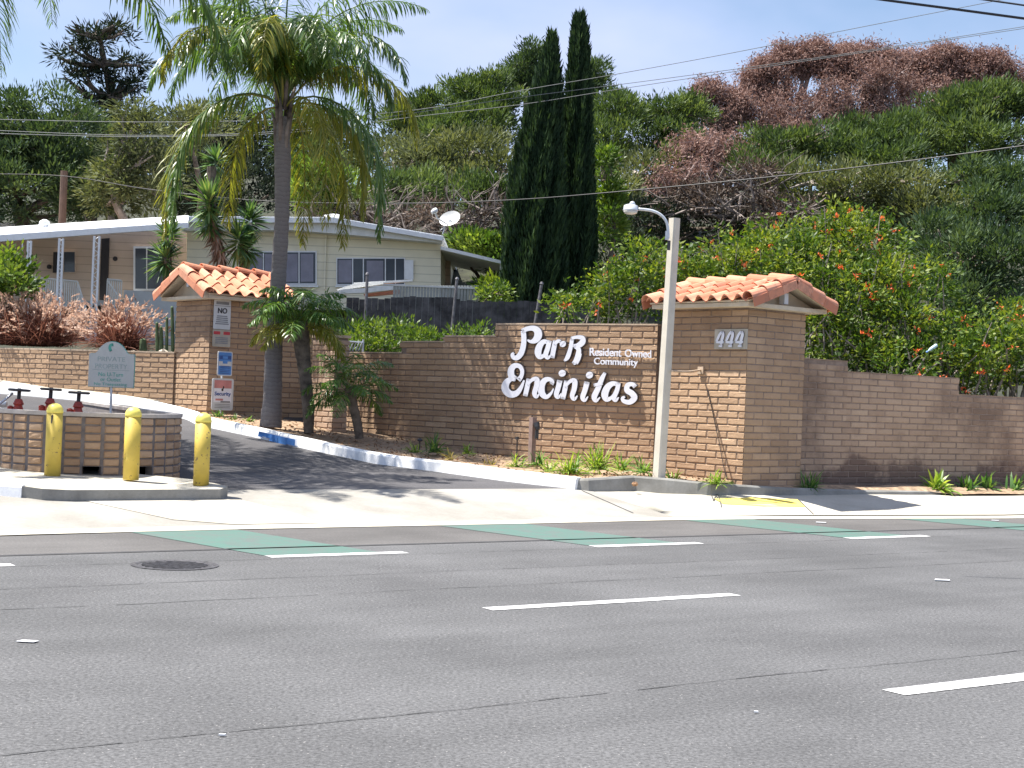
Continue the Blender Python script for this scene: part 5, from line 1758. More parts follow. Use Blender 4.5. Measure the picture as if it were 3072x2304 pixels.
# cypresses
def cypress(label, prof, Y, seed):
    """prof: (px centre, py, half width px)"""
    rng = np.random.default_rng(seed)
    f = P(prof[-1][0], prof[-1][1]+40, Y)
    t = thing('cypress_tree', f, label, 'cypress', 'twin cypresses behind the sign wall')
    mb = MB(); mb.tube([f-Z*.5, P(prof[0][0], prof[0][1]+60, Y)], [.22, .04], 8); mb.build('trunk', M['bark'], t)
    ys = np.array([p[1] for p in prof], float); xs = np.array([p[0] for p in prof], float); ws = np.array([p[2] for p in prof], float)
    k_ = Y/FOC
    n = 30000
    w_rel = rng.uniform(0, 1, n*2)
    yy = rng.uniform(ys[0], ys[-1], n*2); ww = np.interp(yy, ys, ws)
    keep = rng.uniform(0, 1, n*2) < (ww+12)/ws.max(); yy = yy[keep][:n]; ww = ww[keep][:n]; n = len(yy)
    an = rng.uniform(0, 2*np.pi, n); xx = np.interp(yy, ys, xs)
    # vertical ribs
    rib = 1+.10*np.sin(an*7+yy*.012+seed)+.06*np.sin(an*13+yy*.03)
    rr_ = ww*k_*rng.uniform(.72, 1.06, n)*rib+rng.uniform(0, .05, n)
    c0 = np.array([list(P(float(x), float(y), Y)) for x, y in zip(np.interp(np.linspace(ys[0], ys[-1], 200), ys, xs), np.linspace(ys[0], ys[-1], 200))])
    ti = np.clip(((yy-ys[0])/(ys[-1]-ys[0])*199).astype(int), 0, 199)
    cc_ = c0[ti]+np.stack([np.cos(an)*rr_, np.sin(an)*rr_, rng.uniform(-.1, .1, n)], 1)
    d = unit(np.stack([np.cos(an)*.22, np.sin(an)*.22, np.ones(n)], 1)+rng.normal(size=(n, 3))*.16)
    tone = .4+.25*np.sin(an*7+yy*.012+seed)+rng.normal(size=n)*.18
    v, q, tn = leaves(cc_, d, .30, .07, rng, tone)
    fast_mesh('crown', v, q, M['cypress'], tn, t)


cypress('left, broader dark cypress of the pair, slightly shorter', [(1655, 122, 2), (1652, 175, 13), (1643, 260, 30), (1628, 380, 48), (1615, 520, 66), (1605, 680, 80), (1600, 860, 84), (1600, 960, 76)], 41, 61)
cypress('right, taller and narrower dark cypress of the pair', [(1738, 66, 5), (1738, 110, 13), (1736, 220, 23), (1732, 360, 32), (1728, 520, 42), (1728, 700, 48), (1722, 880, 50), (1716, 980, 46)], 42, 62)

# ------------------------------------------------------------------ honeysuckle hedge with orange flowers
def honey(label, ells, seed, nf, mat='honey'):
    rng = np.random.default_rng(seed); rnd = random.Random(seed)
    E = [EP(*e) for e in ells]; c0 = E[0][0]
    f = Vector((c0.x, c0.y, 1.4))
    t = thing('flowering_shrub', f, label, 'flowering shrub', 'orange flowering shrubs behind the wall')
    mb = MB(); tips = []
    for (c_, r_) in E:
        for k in range(5):
            tgt = c_+Vector((rnd.uniform(-.9, .9)*r_[0], rnd.uniform(-.9, .2)*r_[1], rnd.uniform(.0, 1)*r_[2]))
            p0 = Vector((c_.x+rnd.uniform(-.3, .3), c_.y, 1.4))
            mb.tube(interp_poly([p0, p0.lerp(tgt, .5)+Vector((rnd.uniform(-.3, .3), -.1, .2)), tgt], 3), [.035, .03, .025, .02, .016, .012, .008], 5, caps=False)
    mb.build('stems', M['bark_grey'], t)
    v, q, tn = foliage(E, rng, 1.25, .30, 46, (.115, .05), .15, .5, .45, tonevar=.3)
    # arching shoots on the outline
    sh = []
    for (c_, r_) in E:
        n = 26; d = unit(rng.normal(size=(n, 3))+np.array([0, -.3, .8])); d[:, 2] = np.abs(d[:, 2])
        p = np.array(c_)+d*np.array(r_)*1.0
        for k in range(9):
            pk = p+unit(d+np.array([0, 0, -.10*k]))*(.05*k)
            sh.append(leaves(pk+rng.normal(size=pk.shape)*.03, unit(rng.normal(size=pk.shape)+d*.5), .12, .05, rng))
    v2, q2, t2 = merge([(v, q, tn)]+sh)
    nleaf = len(q2)
    # flowers
    fp = []
    for (c_, r_) in E:
        n = nf; d = unit(rng.normal(size=(n, 3))+np.array([0, -1.1, .5]))
        p = np.array(c_)+d*np.array(r_)*rng.uniform(1.0, 1.18, n)[:, None]
        fp.append(p)
    fp = np.concatenate(fp); per = 9
    c2 = np.repeat(fp, per, 0)+rng.normal(size=(len(fp)*per, 3))*.028
    v, q, tn = leaves(c2, unit(rng.normal(size=c2.shape)+np.array([0, -.4, .5])), .075, .035, rng)
    v3, q3, t3 = merge([(v2, q2, t2), (v, q, tn)])
    fo = fast_mesh('foliage', v3, q3, M[mat], t3, t); fo.data.materials.append(M['flower'])
    mi = np.zeros(len(q3), dtype=np.int32); mi[nleaf:] = 1; fo.data.polygons.foreach_set('material_index', mi)


honey('broad orange flowering shrub left of and behind the lamp post', [(1840, 880, 70, 90, 29), (1930, 840, 90, 110, 29.2), (2040, 830, 90, 80, 29.5), (2120, 880, 110, 120, 29.5)], 71, 3)
honey('tall orange flowering shrub rising behind the 444 pillar roof', [(2230, 790, 110, 95, 29.5), (2370, 750, 120, 100, 30), (2520, 730, 110, 95, 30), (2400, 830, 150, 110, 29), (2600, 750, 110, 100, 30)], 72, 8)
honey('shaded flowering shrub just right of the 444 pillar above the wall', [(2500, 920, 110, 110, 28.3), (2650, 880, 110, 120, 29), (2700, 980, 110, 110, 28.5), (2560, 1050, 130, 70, 28), (2720, 1090, 130, 70, 27.6), (2440, 1010, 60, 90, 28), (2830, 1060, 60, 70, 28), (2780, 850, 60, 60, 29.5)], 73, 4)
honey('lighter yellow green flowering shrub spilling over the wall at the right edge', [(2960, 1070, 90, 100, 28), (3060, 1060, 90, 110, 28.2), (2900, 1120, 60, 60, 27.8), (3020, 970, 60, 50, 28.8), (2850, 990, 45, 40, 29)], 74, 3)
honey('orange flowering shrub continuing beyond the right edge', [(3230, 1080, 120, 110, 28.6), (3400, 1060, 120, 120, 29.2)], 76, 4)
honey('small flowering sprig in front of the dark fence above the wall top', [(1700, 925, 26, 26, 29), (1790, 930, 36, 40, 29)], 75, 3)

# plastic bottle caught in the hedge
q = P(2782, 1055, 27.0)
t = thing('plastic_bottle', q, 'clear plastic bottle with a blue cap caught in the hedge above the right wall', 'bottle')
axb = Vector((.75, .1, .55)).normalized()
mb = MB(); mb.lathe(q, [(.012, 0), (.014, .03), (.033, .07), (.035, .20), (.030, .22)], 12, axb); mb.build('body', M['bottle'], t, True)
mb = MB(); mb.lathe(q-axb*.025, [(.018, 0), (.018, .03)], 12, axb); mb.build('cap', M['bottle_blue'], t)

# ------------------------------------------------------------------ palms
def frond(base, az, el0, el1, L, leaf_len, npair, rng, wid=.03, hang=1.0, rach=.018):
    """returns leaf parts and rachis tube points"""
    K = 14; p = np.array(base, float); pts = [p.copy()]; tans = []
    wob = rng.uniform(-.25, .25)
    for k in range(K):
        t_ = (k+.5)/K; el = math.radians(max(-89.0, el0+(el1-el0)*t_**(.5 if el1 < -106 else 1.15))); a = az+wob*t_
        d = np.array([math.sin(a)*math.cos(el), math.cos(a)*math.cos(el), math.sin(el)])
        tans.append(d); p = p+d*L/K; pts.append(p.copy())
    pts = np.array(pts); tans = np.array(tans+[tans[-1]])
    u = np.linspace(.16, .99, npair)
    idx = u*K; i0 = np.minimum(idx.astype(int), K-1); fr_ = (idx-i0)[:, None]
    pos = pts[i0]*(1-fr_)+pts[i0+1]*fr_; tg = tans[i0]
    outp = []
    for s_ in (-1, 1):
        sd_ = unit(np.cross(tg, np.array([0, 0, 1.0])))*s_
        upv = unit(np.cross(sd_*s_, tg))
        d = unit(sd_*.8+tg*.55+upv*rng.uniform(-.5, .75, npair)[:, None]+rng.normal(size=pos.shape)*.12)
        prof = np.sin(np.clip(u*1.02, 0, 1)*math.pi*.82+.32)
        outp.append(blades(pos, d, leaf_len*prof*rng.uniform(.85, 1.1, npair), wid, hang*rng.uniform(.7, 1.3, npair), rng, 3, np.clip(rng.normal(.5, .2, npair), 0, 1)))
    return merge(outp), [Vector(x) for x in pts]


def make_palm(label, trunk_pts, radii, crown, nfr, L, leaf_len, npair, seed, group, mats=('palm', 'palm_yellow'), ranges=None, wid=.03, hang=1.0, tm='palm_trunk', rach=.02, shaft=True, name='palm_tree'):
    rng = np.random.default_rng(seed); rnd = random.Random(seed)
    t = thing(name, trunk_pts[0], label, 'palm tree', group)
    mb = MB(); pp = interp_poly([Vector(q) for q in trunk_pts], 4)
    n = len(pp); rr_ = list(np.interp(np.linspace(0, 1, n), np.linspace(0, 1, len(radii)), radii))
    pp2 = []; r2 = []
    for i in range(n-1):
        for k in range(4):
            pp2.append(pp[i].lerp(pp[i+1], k/4)); r2.append((rr_[i]*(1-k/4)+rr_[i+1]*k/4)*(1+rnd.uniform(-.05, .05)))
    mb.tube(pp2, r2, 14, 0, .5); mb.build('trunk', M[tm], t, True)
    c_ = Vector(crown)
    if shaft:
        mb = MB()
        for k in range(10):       # old leaf bases hugging the top of the trunk
            a = k*2.4; h = -.9+1.0*(k/9.0); r0 = radii[-1]*.9
            b0 = c_+Vector((math.sin(a)*r0, math.cos(a)*r0, h-.35)); b1 = c_+Vector((math.sin(a)*(r0+.05), math.cos(a)*(r0+.05), h+.2)); b2 = b1+Vector((math.sin(a)*.07, math.cos(a)*.07, .2))
            mb.tube([b0, b1, b2], [.045, .04, .015], 6)
        mb.build('leaf_bases', M['bark_brush'], t, True)
    for k in range(nfr):
        az = 2*math.pi*((k*.618) % 1)+rnd.uniform(-.15, .15)
        f = k/(nfr-1)
        e0, e1, lm = ranges(f, rnd)
        old = f > .78
        (v, q, tn), rp = frond(c_+Vector((math.sin(az)*.06, math.cos(az)*.06, -.25*f)), az, e0, e1, L*lm, leaf_len, npair, rng, wid, hang)
        rt = MB(); rt.tube(rp, [rach*(1-.8*i/len(rp)) for i in range(len(rp))], 4, caps=False)
        nv = len(v); rv = np.array(rt.v); rq = np.array(rt.f)+nv
        v = np.concatenate([v, rv]); q = np.concatenate([q, rq]); tn = np.concatenate([tn, np.full(len(rv), .85)])
        fast_mesh('frond', v, q, M[mats[1] if old else mats[0]], tn, t)
    return t


YPm = 26.0
def qr(f, rnd):
    if f < .3: return (rnd.uniform(78, 92), rnd.uniform(-40, 10), rnd.uniform(.85, 1.05))
    if f < .68: return (rnd.uniform(74, 88), rnd.uniform(-96, -70), rnd.uniform(.9, 1.08))
    if rnd.random() < .6: return (rnd.uniform(50, 72), rnd.uniform(-118, -107), rnd.uniform(.85, 1.16))
    return (rnd.uniform(56, 80), rnd.uniform(-104, -88), rnd.uniform(1.0, 1.3))
make_palm('tall queen palm with a thick grey trunk in front of the left tiled pillar', [P(812, 1282, YPm), P(818, 1180, YPm), P(822, 1040, YPm), P(834, 850, YPm), P(846, 650, YPm), P(848, 480, YPm), P(850, 345, YPm)], [.20, .165, .150, .138, .128, .145, .10], P(852, 290, YPm), 40, 3.4, .64, 96, 81, None, ranges=qr, wid=.024, hang=1.7)
pb2 = Vector((-8.65, 21.7, .5)); 
make_palm('second queen palm, its trunk outside the left edge, fronds hanging in the top left corner', [pb2, pb2+Vector((.05, 0, 3)), pb2+Vector((.2, 0, 5.5)), pb2+Vector((.5, -.1, 7.6))], [.2, .16, .15, .13], pb2+Vector((.55, -.1, 7.9)), 34, 4.8, .80, 100, 82, None, ranges=lambda f, rnd: (66-40*f+rnd.uniform(-8, 8), -42-40*f, rnd.uniform(.9, 1.08)), wid=.028, hang=1.7, mats=('palm', 'palm'))
pr_ = lambda f, rnd: (78-75*f+rnd.uniform(-8, 8), -15-60*f+rnd.uniform(-10, 10), rnd.uniform(.85, 1.05))
make_palm('small dwarf date palm with a dark leaning trunk and drooping yellow tipped crown', [P(926, 1300, 25.7), P(925, 1230, 25.7), P(915, 1120, 25.7), P(903, 1010, 25.7), P(900, 960, 25.7)], [.085, .105, .11, .15, .12], P(902, 945, 25.7), 24, 1.05, .33, 46, 83, 'two small palms by the low pillar', mats=('pygmy', 'palm_yellow'), ranges=pr_, wid=.022, hang=1.1, tm='bark', rach=.01, shaft=False)
make_palm('smaller dwarf palm with a low dark crown against the block wall', [P(1078, 1316, 25.2), P(1072, 1270, 25.2), P(1058, 1210, 25.2), P(1048, 1160, 25.2)], [.075, .08, .085, .10], P(1050, 1145, 25.2), 20, .85, .26, 40, 84, 'two small palms by the low pillar', mats=('pygmy', 'pygmy'), ranges=pr_, wid=.018, hang=.9, tm='bark', rach=.008, shaft=False)


# ------------------------------------------------------------------ yuccas
def yucca(label, stem, heads, seed, skirt=None):
    rng = np.random.default_rng(seed)
    t = thing('yucca', stem[0], label, 'yucca', 'yuccas behind the left tiled pillar')
    mb = MB(); pp = interp_poly([Vector(s_) for s_ in stem], 3); mb.tube(pp, [.10]*len(pp), 8); mb.build('trunk', M['bark'], t)
    for (c_, r_) in heads:
        n = 130; d = unit(rng.normal(size=(n, 3))+np.array([0, 0, .35]))
        v, q, tn = blades(np.tile(np.array(c_), (n, 1))+d*.05+np.array([[0, 0, -.25*(1-dd[2])] for dd in d])*r_, d, r_*rng.uniform(.75, 1.1, n), .055, .35, rng, 3, wide=.2)
        fast_mesh('leaf_rosette', v, q, M['yucca'], tn, t)
    if skirt:
        n = 160; (a, b_) = skirt; f = rng.uniform(0, 1, n)[:, None]
        base = np.array(a)*(1-f)+np.array(b_)*f; d = unit(rng.normal(size=(n, 3))*.5+np.array([0, 0, -1.0]))
        v, q, tn = blades(base, d, .45, .05, .3, rng, 2); fast_mesh('dead_skirt', v, q, M['skirt_leaf'], tn, t)


Yy = 31.0
yucca('tallest yucca with a brown dead skirt and two stacked green rosettes', [P(672, 860, Yy), P(660, 760, Yy), P(635, 650, Yy), P(635, 500, Yy)], [(P(628, 600, Yy-.2), .56), (P(648, 480, Yy+.3), .36), (P(634, 655, Yy), .42)], 91, (P(640, 670, Yy), P(668, 770, Yy)))
yucca('yucca with two bright rosettes right beside the big palm trunk', [P(735, 860, Yy+.4), P(730, 780, Yy+.4), P(735, 700, Yy+.4)], [(P(715, 712, Yy), .46), (P(750, 655, Yy+.5), .42), (P(745, 740, Yy+.3), .36)], 92)
yucca('leftmost yucca in front of the sliding door', [P(500, 900, Yy), P(502, 820, Yy), P(500, 740, Yy)], [(P(505, 705, Yy), .40), (P(497, 770, Yy-.1), .46)], 93)


# ------------------------------------------------------------------ strap leaved clumps in the bed
def clump(label, px, py, Y, size, seed, mat='lily', n=70, w_=.018, zoff=0, name='leafy_clump', group='leafy clumps in the planting bed', spread=1.0):
    rng = np.random.default_rng(seed); b_ = P(px, py, Y)
    t = thing(name, b_, label, 'plant', group)
    a = rng.uniform(0, 2*np.pi, n); el = rng.uniform(.25, 1.45, n)
    d = np.stack([np.cos(a)*np.cos(el)*spread, np.sin(a)*np.cos(el)*spread, np.sin(el)], 1)
    base = np.tile(np.array(b_), (n, 1))+np.stack([rng.normal(size=n)*size*.14, rng.normal(size=n)*size*.14, np.full(n, -.03)], 1)
    v, q, tn = blades(base, unit(d), size*rng.uniform(.6, 1.15, n), w_, 1.0, rng, 4)
    fast_mesh('leaves', v, q, M[mat], tn, t)


bedp = [  # px, py(base), Y, size, mat, n, label
 (1304, 1352, 24.0, .36, 'lily_dark', 80, 'dark green clump at the foot of the curved wall, farthest left of the large ones'),
 (1240, 1352, 24.4, .22, 'lily', 40, 'small yellowish clump left of the mushroom garden light'),
 (1352, 1372, 23.6, .20, 'dryplant', 30, 'small yellowing plant on bare soil between two green clumps'),
 (1402, 1356, 23.9, .20, 'lily', 34, 'small pale clump close to the wall left of the spike light'),
 (1470, 1400, 23.2, .24, 'dryplant', 34, 'straw yellow clump near the white kerb'),
 (1548, 1398, 23.0, .30, 'lily', 60, 'green clump just left of the brown post'),
 (1618, 1390, 22.9, .30, 'lily_dark', 60, 'green clump just right of the brown post'),
 (1650, 1412, 22.4, .26, 'lily', 46, 'light clump leaning over the kerb right of the brown post'),
 (1712, 1418, 22.0, .44, 'lily', 120, 'large bright clump beneath the lettering, nearest the kerb'),
 (1790, 1402, 22.3, .44, 'lily', 120, 'large bright clump beneath the letters, nearest the wall'),
 (1868, 1404, 22.1, .30, 'lily', 60, 'medium yellow green clump left of the lamp post'),
 (1930, 1412, 21.8, .32, 'lily_dark', 70, 'blue green clump touching the lamp post'),
 (2018, 1432, 21.6, .20, 'lily', 34, 'small clump right of the lamp post foot'),
 (2146, 1446, 21.2, .28, 'lily', 60, 'bright clump at the foot of the 444 pillar'),
 (2428, 1462, 22.4, .34, 'lily_dark', 70, 'shaded clump right of the 444 pillar foot'),
]
for i, (px, py, Y, sz, m_, n_, lab) in enumerate(bedp):
    clump(lab, px, py, Y, sz, 200+i, m_, n_)
for i, (px, py, Y, sz, lab) in enumerate(((2815, 1468, 24.2, .36, 'leftmost broad leaved clump at the low kerb end by the right wall'), (2905, 1474, 24.8, .34, 'second broad leaved clump at the right wall'), (2955, 1470, 25.2, .40, 'third, taller broad leaved clump at the right wall'), (3040, 1478, 25.5, .38, 'last broad leaved clump cut by the right edge'))):
    clump(lab, px, py, Y, sz, 240+i, 'lily_dark' if i != 0 else 'lily', 80, .042, group='broad leaved clumps by the right wall')
for i, (px, py, Y, sz, lab) in enumerate(((655, 1262, 27.3, .24, 'leafy clump at the foot of the Security sign post'), (705, 1268, 27.0, .22, 'leafy clump between the sign post and the big palm'), (745, 1272, 26.8, .20, 'leafy clump in shade against the big palm trunk'))):
    clump(lab, px, py, Y, sz, 250+i, 'lily_dark', 60, .03, group='leafy clumps at the left pillar')

# green shrub spreading behind the sign wall
rng = np.random.default_rng(300)
for (lab, ells, seed) in (('low bright green spreading shrub behind the sign wall, in front of the dark fence', [(1080, 1000, 90, 34, 30), (1180, 1010, 110, 42, 30), (1290, 1025, 60, 30, 29.5), (1130, 1040, 90, 30, 29.5)], 301),
                          ('low green shrub peeping over the stepped wall left of the lettering', [(1360, 1010, 70, 22, 29), (1440, 1000, 60, 20, 29.5), (1290, 1020, 50, 24, 29.5)], 302)):
    tree(lab, 'shrub', ells, 'lime', seed, (ells[0][0], 1060, ells[0][4]), .04, clump=.22, leaf=(.10, .04), per=40, dens=1.2, up=.5, name='shrub', limbs=2)
tree('yellow green citrus bush at the left edge on the porch corner', 'shrub', [(30, 810, 60, 60, 32.5), (70, 830, 40, 50, 32.2), (-30, 840, 60, 80, 32.5)], 'lime', 303, (30, 960, 32.5), .06, clump=.25, leaf=(.14, .07), per=34, dens=1.2, name='shrub')
tree('light green leafy bush under the carport roof beside the cypress', 'shrub', [(1480, 885, 48, 26, 35), (1500, 860, 30, 20, 35)], 'lime', 304, (1480, 930, 35), .04, clump=.22, leaf=(.12, .05), per=34, dens=1.3, name='shrub')


# fountain grasses
def fountain(label, px, py, Y, size, wide, seed, n=900, npl=130):
    rng = np.random.default_rng(seed); b_ = P(px, py, Y)
    t = thing('fountain_grass', b_, label, 'ornamental grass', 'fountain grasses above the retaining wall')
    a = rng.uniform(0, 2*np.pi, n); el = rng.uniform(.5, 1.45, n)
    d = unit(np.stack([np.cos(a)*np.cos(el), np.sin(a)*np.cos(el), np.sin(el)], 1))
    base = np.tile(np.array(b_), (n, 1))+np.stack([rng.normal(size=n)*wide*.4, rng.normal(size=n)*.35, np.full(n, -.05)], 1)
    v, q, tn = blades(base, d, size*rng.uniform(.6, 1.1, n), .014, .9, rng, 4)
    fast_mesh('blades', v, q, M['fountain'], tn, t)
    n = npl; a = rng.uniform(0, 2*np.pi, n); el = rng.uniform(.35, 1.4, n)
    d = unit(np.stack([np.cos(a)*np.cos(el), np.sin(a)*np.cos(el), np.sin(el)], 1))
    base = np.tile(np.array(b_), (n, 1))+np.stack([rng.normal(size=n)*wide*.4, rng.normal(size=n)*.3, np.zeros(n)], 1)
    pc = base+d*size*rng.uniform(.7, 1.15, n)[:, None]*np.array([1, 1, .95])+np.array([0, 0, -.06])
    pd = unit(d+np.array([0, 0, -.35])+rng.normal(size=d.shape)*.2)
    parts = []
    for k in range(7):
        parts.append(leaves(pc+pd*(k*.03), unit(pd+rng.normal(size=pd.shape)*.35), .10, .045, rng))
    v, q, tn = merge(parts); fast_mesh('plumes', v, q, M['plume'], tn, t)


fountain('wide reddish fountain grass at the left edge above the retaining wall', 60, 1030, 32.6, 1.1, .85, 401, 1700, 330)
fountain('reddish fountain grass just left of the porch post', 140, 1030, 32.2, .90, .40, 402, 1100, 190)
fountain('reddish fountain grass behind the arched sign, left of the cacti', 362, 1045, 31.0, .98, .34, 403, 1200, 190)
# cacti
rnd = random.Random(7)
for i, (px, y0, y1, r_, lab) in enumerate(((472, 1040, 965, .035, 'short leaning cactus column, left of the group'), (485, 1050, 978, .04, 'plump cactus column second from left'), (500, 1052, 950, .03, 'slim cactus column in the middle of the group'), (519, 1055, 918, .035, 'tallest dark cactus column against the pillar'), (529, 1055, 960, .025, 'thin cactus beside the tallest one'), (430, 1062, 1015, .07, 'stubby rounded cactus by the wall top'))):
    a = P(px, y0+20, 30.3); b_ = P(px+rnd.uniform(-3, 3), y1, 30.3); b_.x += 0
    mb = MB(); mb.tube([a, a.lerp(b_, .5), b_-Z*.03, b_], [r_, r_*1.1, r_*.9, r_*.3], 10)
    tag(mb.build('cactus', M['cactus']), lab, 'cactus', 'cacti left of the tiled pillar')
for i, (px, py, r_, lab) in enumerate(((460, 1062, .10, 'pale rock on the retaining wall, leftmost'), (490, 1058, .12, 'pale rock in the middle above the retaining wall'), (512, 1060, .09, 'pale rock touching the tiled pillar'), (400, 1052, .07, 'small round pale rock beside the arched sign'))):
    rng = np.random.default_rng(500+i); mb = MB()
    mb.lathe(P(px, py, 29.9)-Z*.06, [(r_*.6, 0), (r_, r_*.35), (r_*.8, r_*.8), (r_*.25, r_)], 9)
    mb.v = [tuple(np.array(v)+rng.normal(size=3)*r_*.09) for v in mb.v]
    tag(mb.build('rock', M['rock']), lab, 'rock', 'rocks on the retaining wall')

# ------------------------------------------------------------------ mobile home
YH = 42.0
def HP(px, py, Y=YH): return P(px, py, Y)
mh = thing('mobile_home', HP(900, 900), 'long cream mobile home with a white low roof, porch and carport behind the gate', 'mobile home')
def slab(name, pts, Y, th, mat, parent=mh):
    mb = MB(); mb.prism([P(x, y, Y) for x, y in pts], Vector((0, th, 0))); return mb.build(name, mat, parent)
slab('wall', [(560, 672), (1001, 668), (1322, 722), (1322, 930), (560, 930)], YH, 12, M['siding'])
slab('porch_wall', [(-160, 712), (559, 676), (559, 930), (-160, 960)], YH+1.2, 10, M['siding_tan'])
slab('gable_panel', [(545, 668), (1001, 665), (1326, 720), (1326, 729), (1001, 700), (870, 690), (545, 692)], YH-.55, .50, M['panel'])
# roof with fascia
slab('fascia', [(560, 650), (1001, 653), (1328, 709), (1328, 722), (1001, 668), (560, 666)], YH-.72, .14, M['trim'])
mb = MB()
a = [HP(x, y, YH-.70) for x, y in ((556, 648), (1001, 651), (1330, 707))]
mb.add([p for p in a]+[p+Vector((0, 13, 0)) for p in a]+[p-Z*.10+Vector((0, .0, 0)) for p in a]+[p+Vector((0, 13, -.1)) for p in a], [(0, 1, 4, 3), (1, 2, 5, 4), (0, 6, 7, 1), (1, 7, 8, 2), (2, 8, 11, 5), (3, 4, 10, 9), (4, 5, 11, 10), (0, 3, 9, 6), (6, 9, 10, 7), (7, 10, 11, 8)])
mb.build('roof', M['roof_white'], mh)
mb = MB(); v_ = P(1003, 650, YH+1); mb.lathe(v_, [(.30, 0), (.30, .03), (.12, .07)], 14); mb.build('roof_vent', M['trim'], mh)
# porch roof: front fascia and deck
slab('porch_fascia', [(-160, 736), (285, 703), (310, 701), (564, 684), (564, 668), (310, 684), (-160, 716)], YH-2.0, .12, M['trim'])
mb = MB(); a = [P(-160, 714, YH-1.95), P(564, 666, YH-1.95)]; b2 = [P(-160, 692, YH+2), P(566, 646, YH-.2)]
mb.add(a+b2+[p-Z*.08 for p in a+b2], [(0, 1, 3, 2), (4, 6, 7, 5), (0, 4, 5, 1), (1, 5, 7, 3), (2, 3, 7, 6), (0, 2, 6, 4)]); mb.build('porch_roof', M['roof_white'], mh)
mb = MB(); mb.lathe(P(133, 690, YH-.5), [(.10, -.1), (.10, .12), (.16, .14), (.14, .24), (.05, .3)], 12); mb.build('roof_vent', M['trim'], mh)
for i, (xt, yt, xb, yb, w_) in enumerate(((88, 722, 78, 1010, .08), (183, 715, 168, 1035, .10), (290, 708, 268, 1045, .14))):
    mb = MB(); Yq = YH-2.3
    a = P(xt, yt, Yq); b_ = P(xb, yb, Yq); b_.x = a.x
    for s_ in (-1, 1): mb.box(Vector((a.x+s_*w_*.5-.025, Yq, b_.z)), (.05, 0, 0), (0, .05, 0), (0, 0, a.z-b_.z))
    n_ = 26
    for k in range(n_):
        z0 = b_.z+(a.z-b_.z)*k/n_; z1 = b_.z+(a.z-b_.z)*(k+1)/n_
        mb.tube([Vector((a.x-w_*.5, Yq+.02, z0 if k % 2 else z1)), Vector((a.x+w_*.5, Yq+.02, z1 if k % 2 else z0))], .010, 4)
    mb.build('porch_post', M['trim'], mh)
slab('door_gap_shade', [(304, 716), (328, 714), (322, 900), (298, 900)], YH+1.15, .04, M['dark'])  # near-black strip: shade of the door gap painted as a thin slab
def window(x0, y0, x1, y1, Y, mulls=(), frame='trim', glass='glass', w_=3):
    f = slab('window', [(x0-w_, y0-w_), (x1+w_, y0-w_), (x1+w_, y1+w_), (x0-w_, y1+w_)], Y-.05, .045, M[frame])
    g = slab('pane', [(x0, y0), (x1, y0), (x1, y1), (x0, y1)], Y-.06, .009, M[glass], f)
    for m_ in mulls: slab('mullion', [(m_-1.5, y0), (m_+1.5, y0), (m_+1.5, y1), (m_-1.5, y1)], Y-.085, .02, M[frame], f)
    return f
window(165, 756, 224, 816, YH+1.2, (190,), 'siding_tan')
slab('shutter', [(160, 756), (170, 756), (168, 818), (158, 818)], YH+1.1, .03, M['dark'])
window(406, 745, 500, 866, YH+1.2, (440,), w_=6)
window(745, 757, 946, 850, YH, (790, 897), w_=4)
window(1012, 776, 1212, 852, YH, (1058, 1090, 1156, 1186), w_=3)
slab('curtain', [(1100, 782), (1150, 782), (1150, 848), (1100, 848)], YH-.075, .004, M['curtain'])
for (x0, x1, y0, y1) in ((902, 940, 762, 845), (794, 893, 762, 845), (749, 787, 762, 845), (1015, 1055, 780, 848)):
    slab('curtain', [(x0, y0), (x1, y0), (x1, y1), (x0, y1)], YH-.075, .004, M['curtain'])
slab('sill', [(738, 854), (954, 856), (954, 861), (738, 859)], YH-.12, .1, M['trim'])
slab('sill', [(1006, 856), (1218, 858), (1218, 863), (1006, 861)], YH-.12, .1, M['trim'])
f = slab('lattice_shutter', [(1213, 780), (1240, 780), (1240, 838), (1213, 838)], YH-.09, .03, M['trim'])
slab('downspout', [(975, 702), (980, 702), (975, 868), (970, 868)], YH-.08, .06, M['siding'])
slab('skirting', [(372, 870), (536, 878), (540, 1040), (368, 1040)], YH-.9, .05, M['skirt'])
slab('deck', [(90, 905), (372, 900), (372, 915), (90, 920)], YH-.8, 1.8, M['skirt'])
slab('deck_skirt', [(90, 921), (250, 918), (250, 1040), (90, 1040)], YH-.75, .05, M['dark'])
# railing and stairs
mb = MB()
def rail(x0, y0, x1, y1, h, Y, n_, mb=mb):
    for k in range(n_+1):
        f_ = k/n_; a = P(x0+(x1-x0)*f_, y0+(y1-y0)*f_, Y)
        mb.box(a-Vector((.015, 0, h)), (.03, 0, 0), (0, .03, 0), (0, 0, h))
    a = P(x0, y0, Y); b_ = P(x1, y1, Y); mb.tube([a, b_], .03, 5); mb.tube([a-Z*(h-.06), b_-Z*(h-.06)], .02, 5)
rail(95, 832, 232, 845, .78, YH-1.0, 22)
rail(232, 845, 268, 960, .80, YH-1.2, 9)
mb.build('railing', M['panel'], mh)
mb = MB(); rail(322, 838, 365, 842, .72, YH-.9, 7, mb); rail(322, 842, 352, 885, .5, YH-1.1, 5, mb); mb.build('railing', M['panel'], mh)
mb = MB()
for k in range(6):
    p = P(222+k*9, 935+k*17, YH-1.3); mb.box(p, (.5, 0, 0), (0, .8, 0), (0, 0, -.05))
    mb.box(p+Vector((.02, .5, 0)), (.5, 0, 0), (0, .05, 0), (0, 0, -.14))
mb.build('steps', M['dark'], mh)
for (px, py) in ((147, 800), (345, 776)):
    mb = MB(); mb.lathe(P(px, py, YH+1.15), [(.07, -.03), (.07, .0)], 10, Vector((0, -1, 0))); mb.build('porch_ornament', M['dark'], mh)
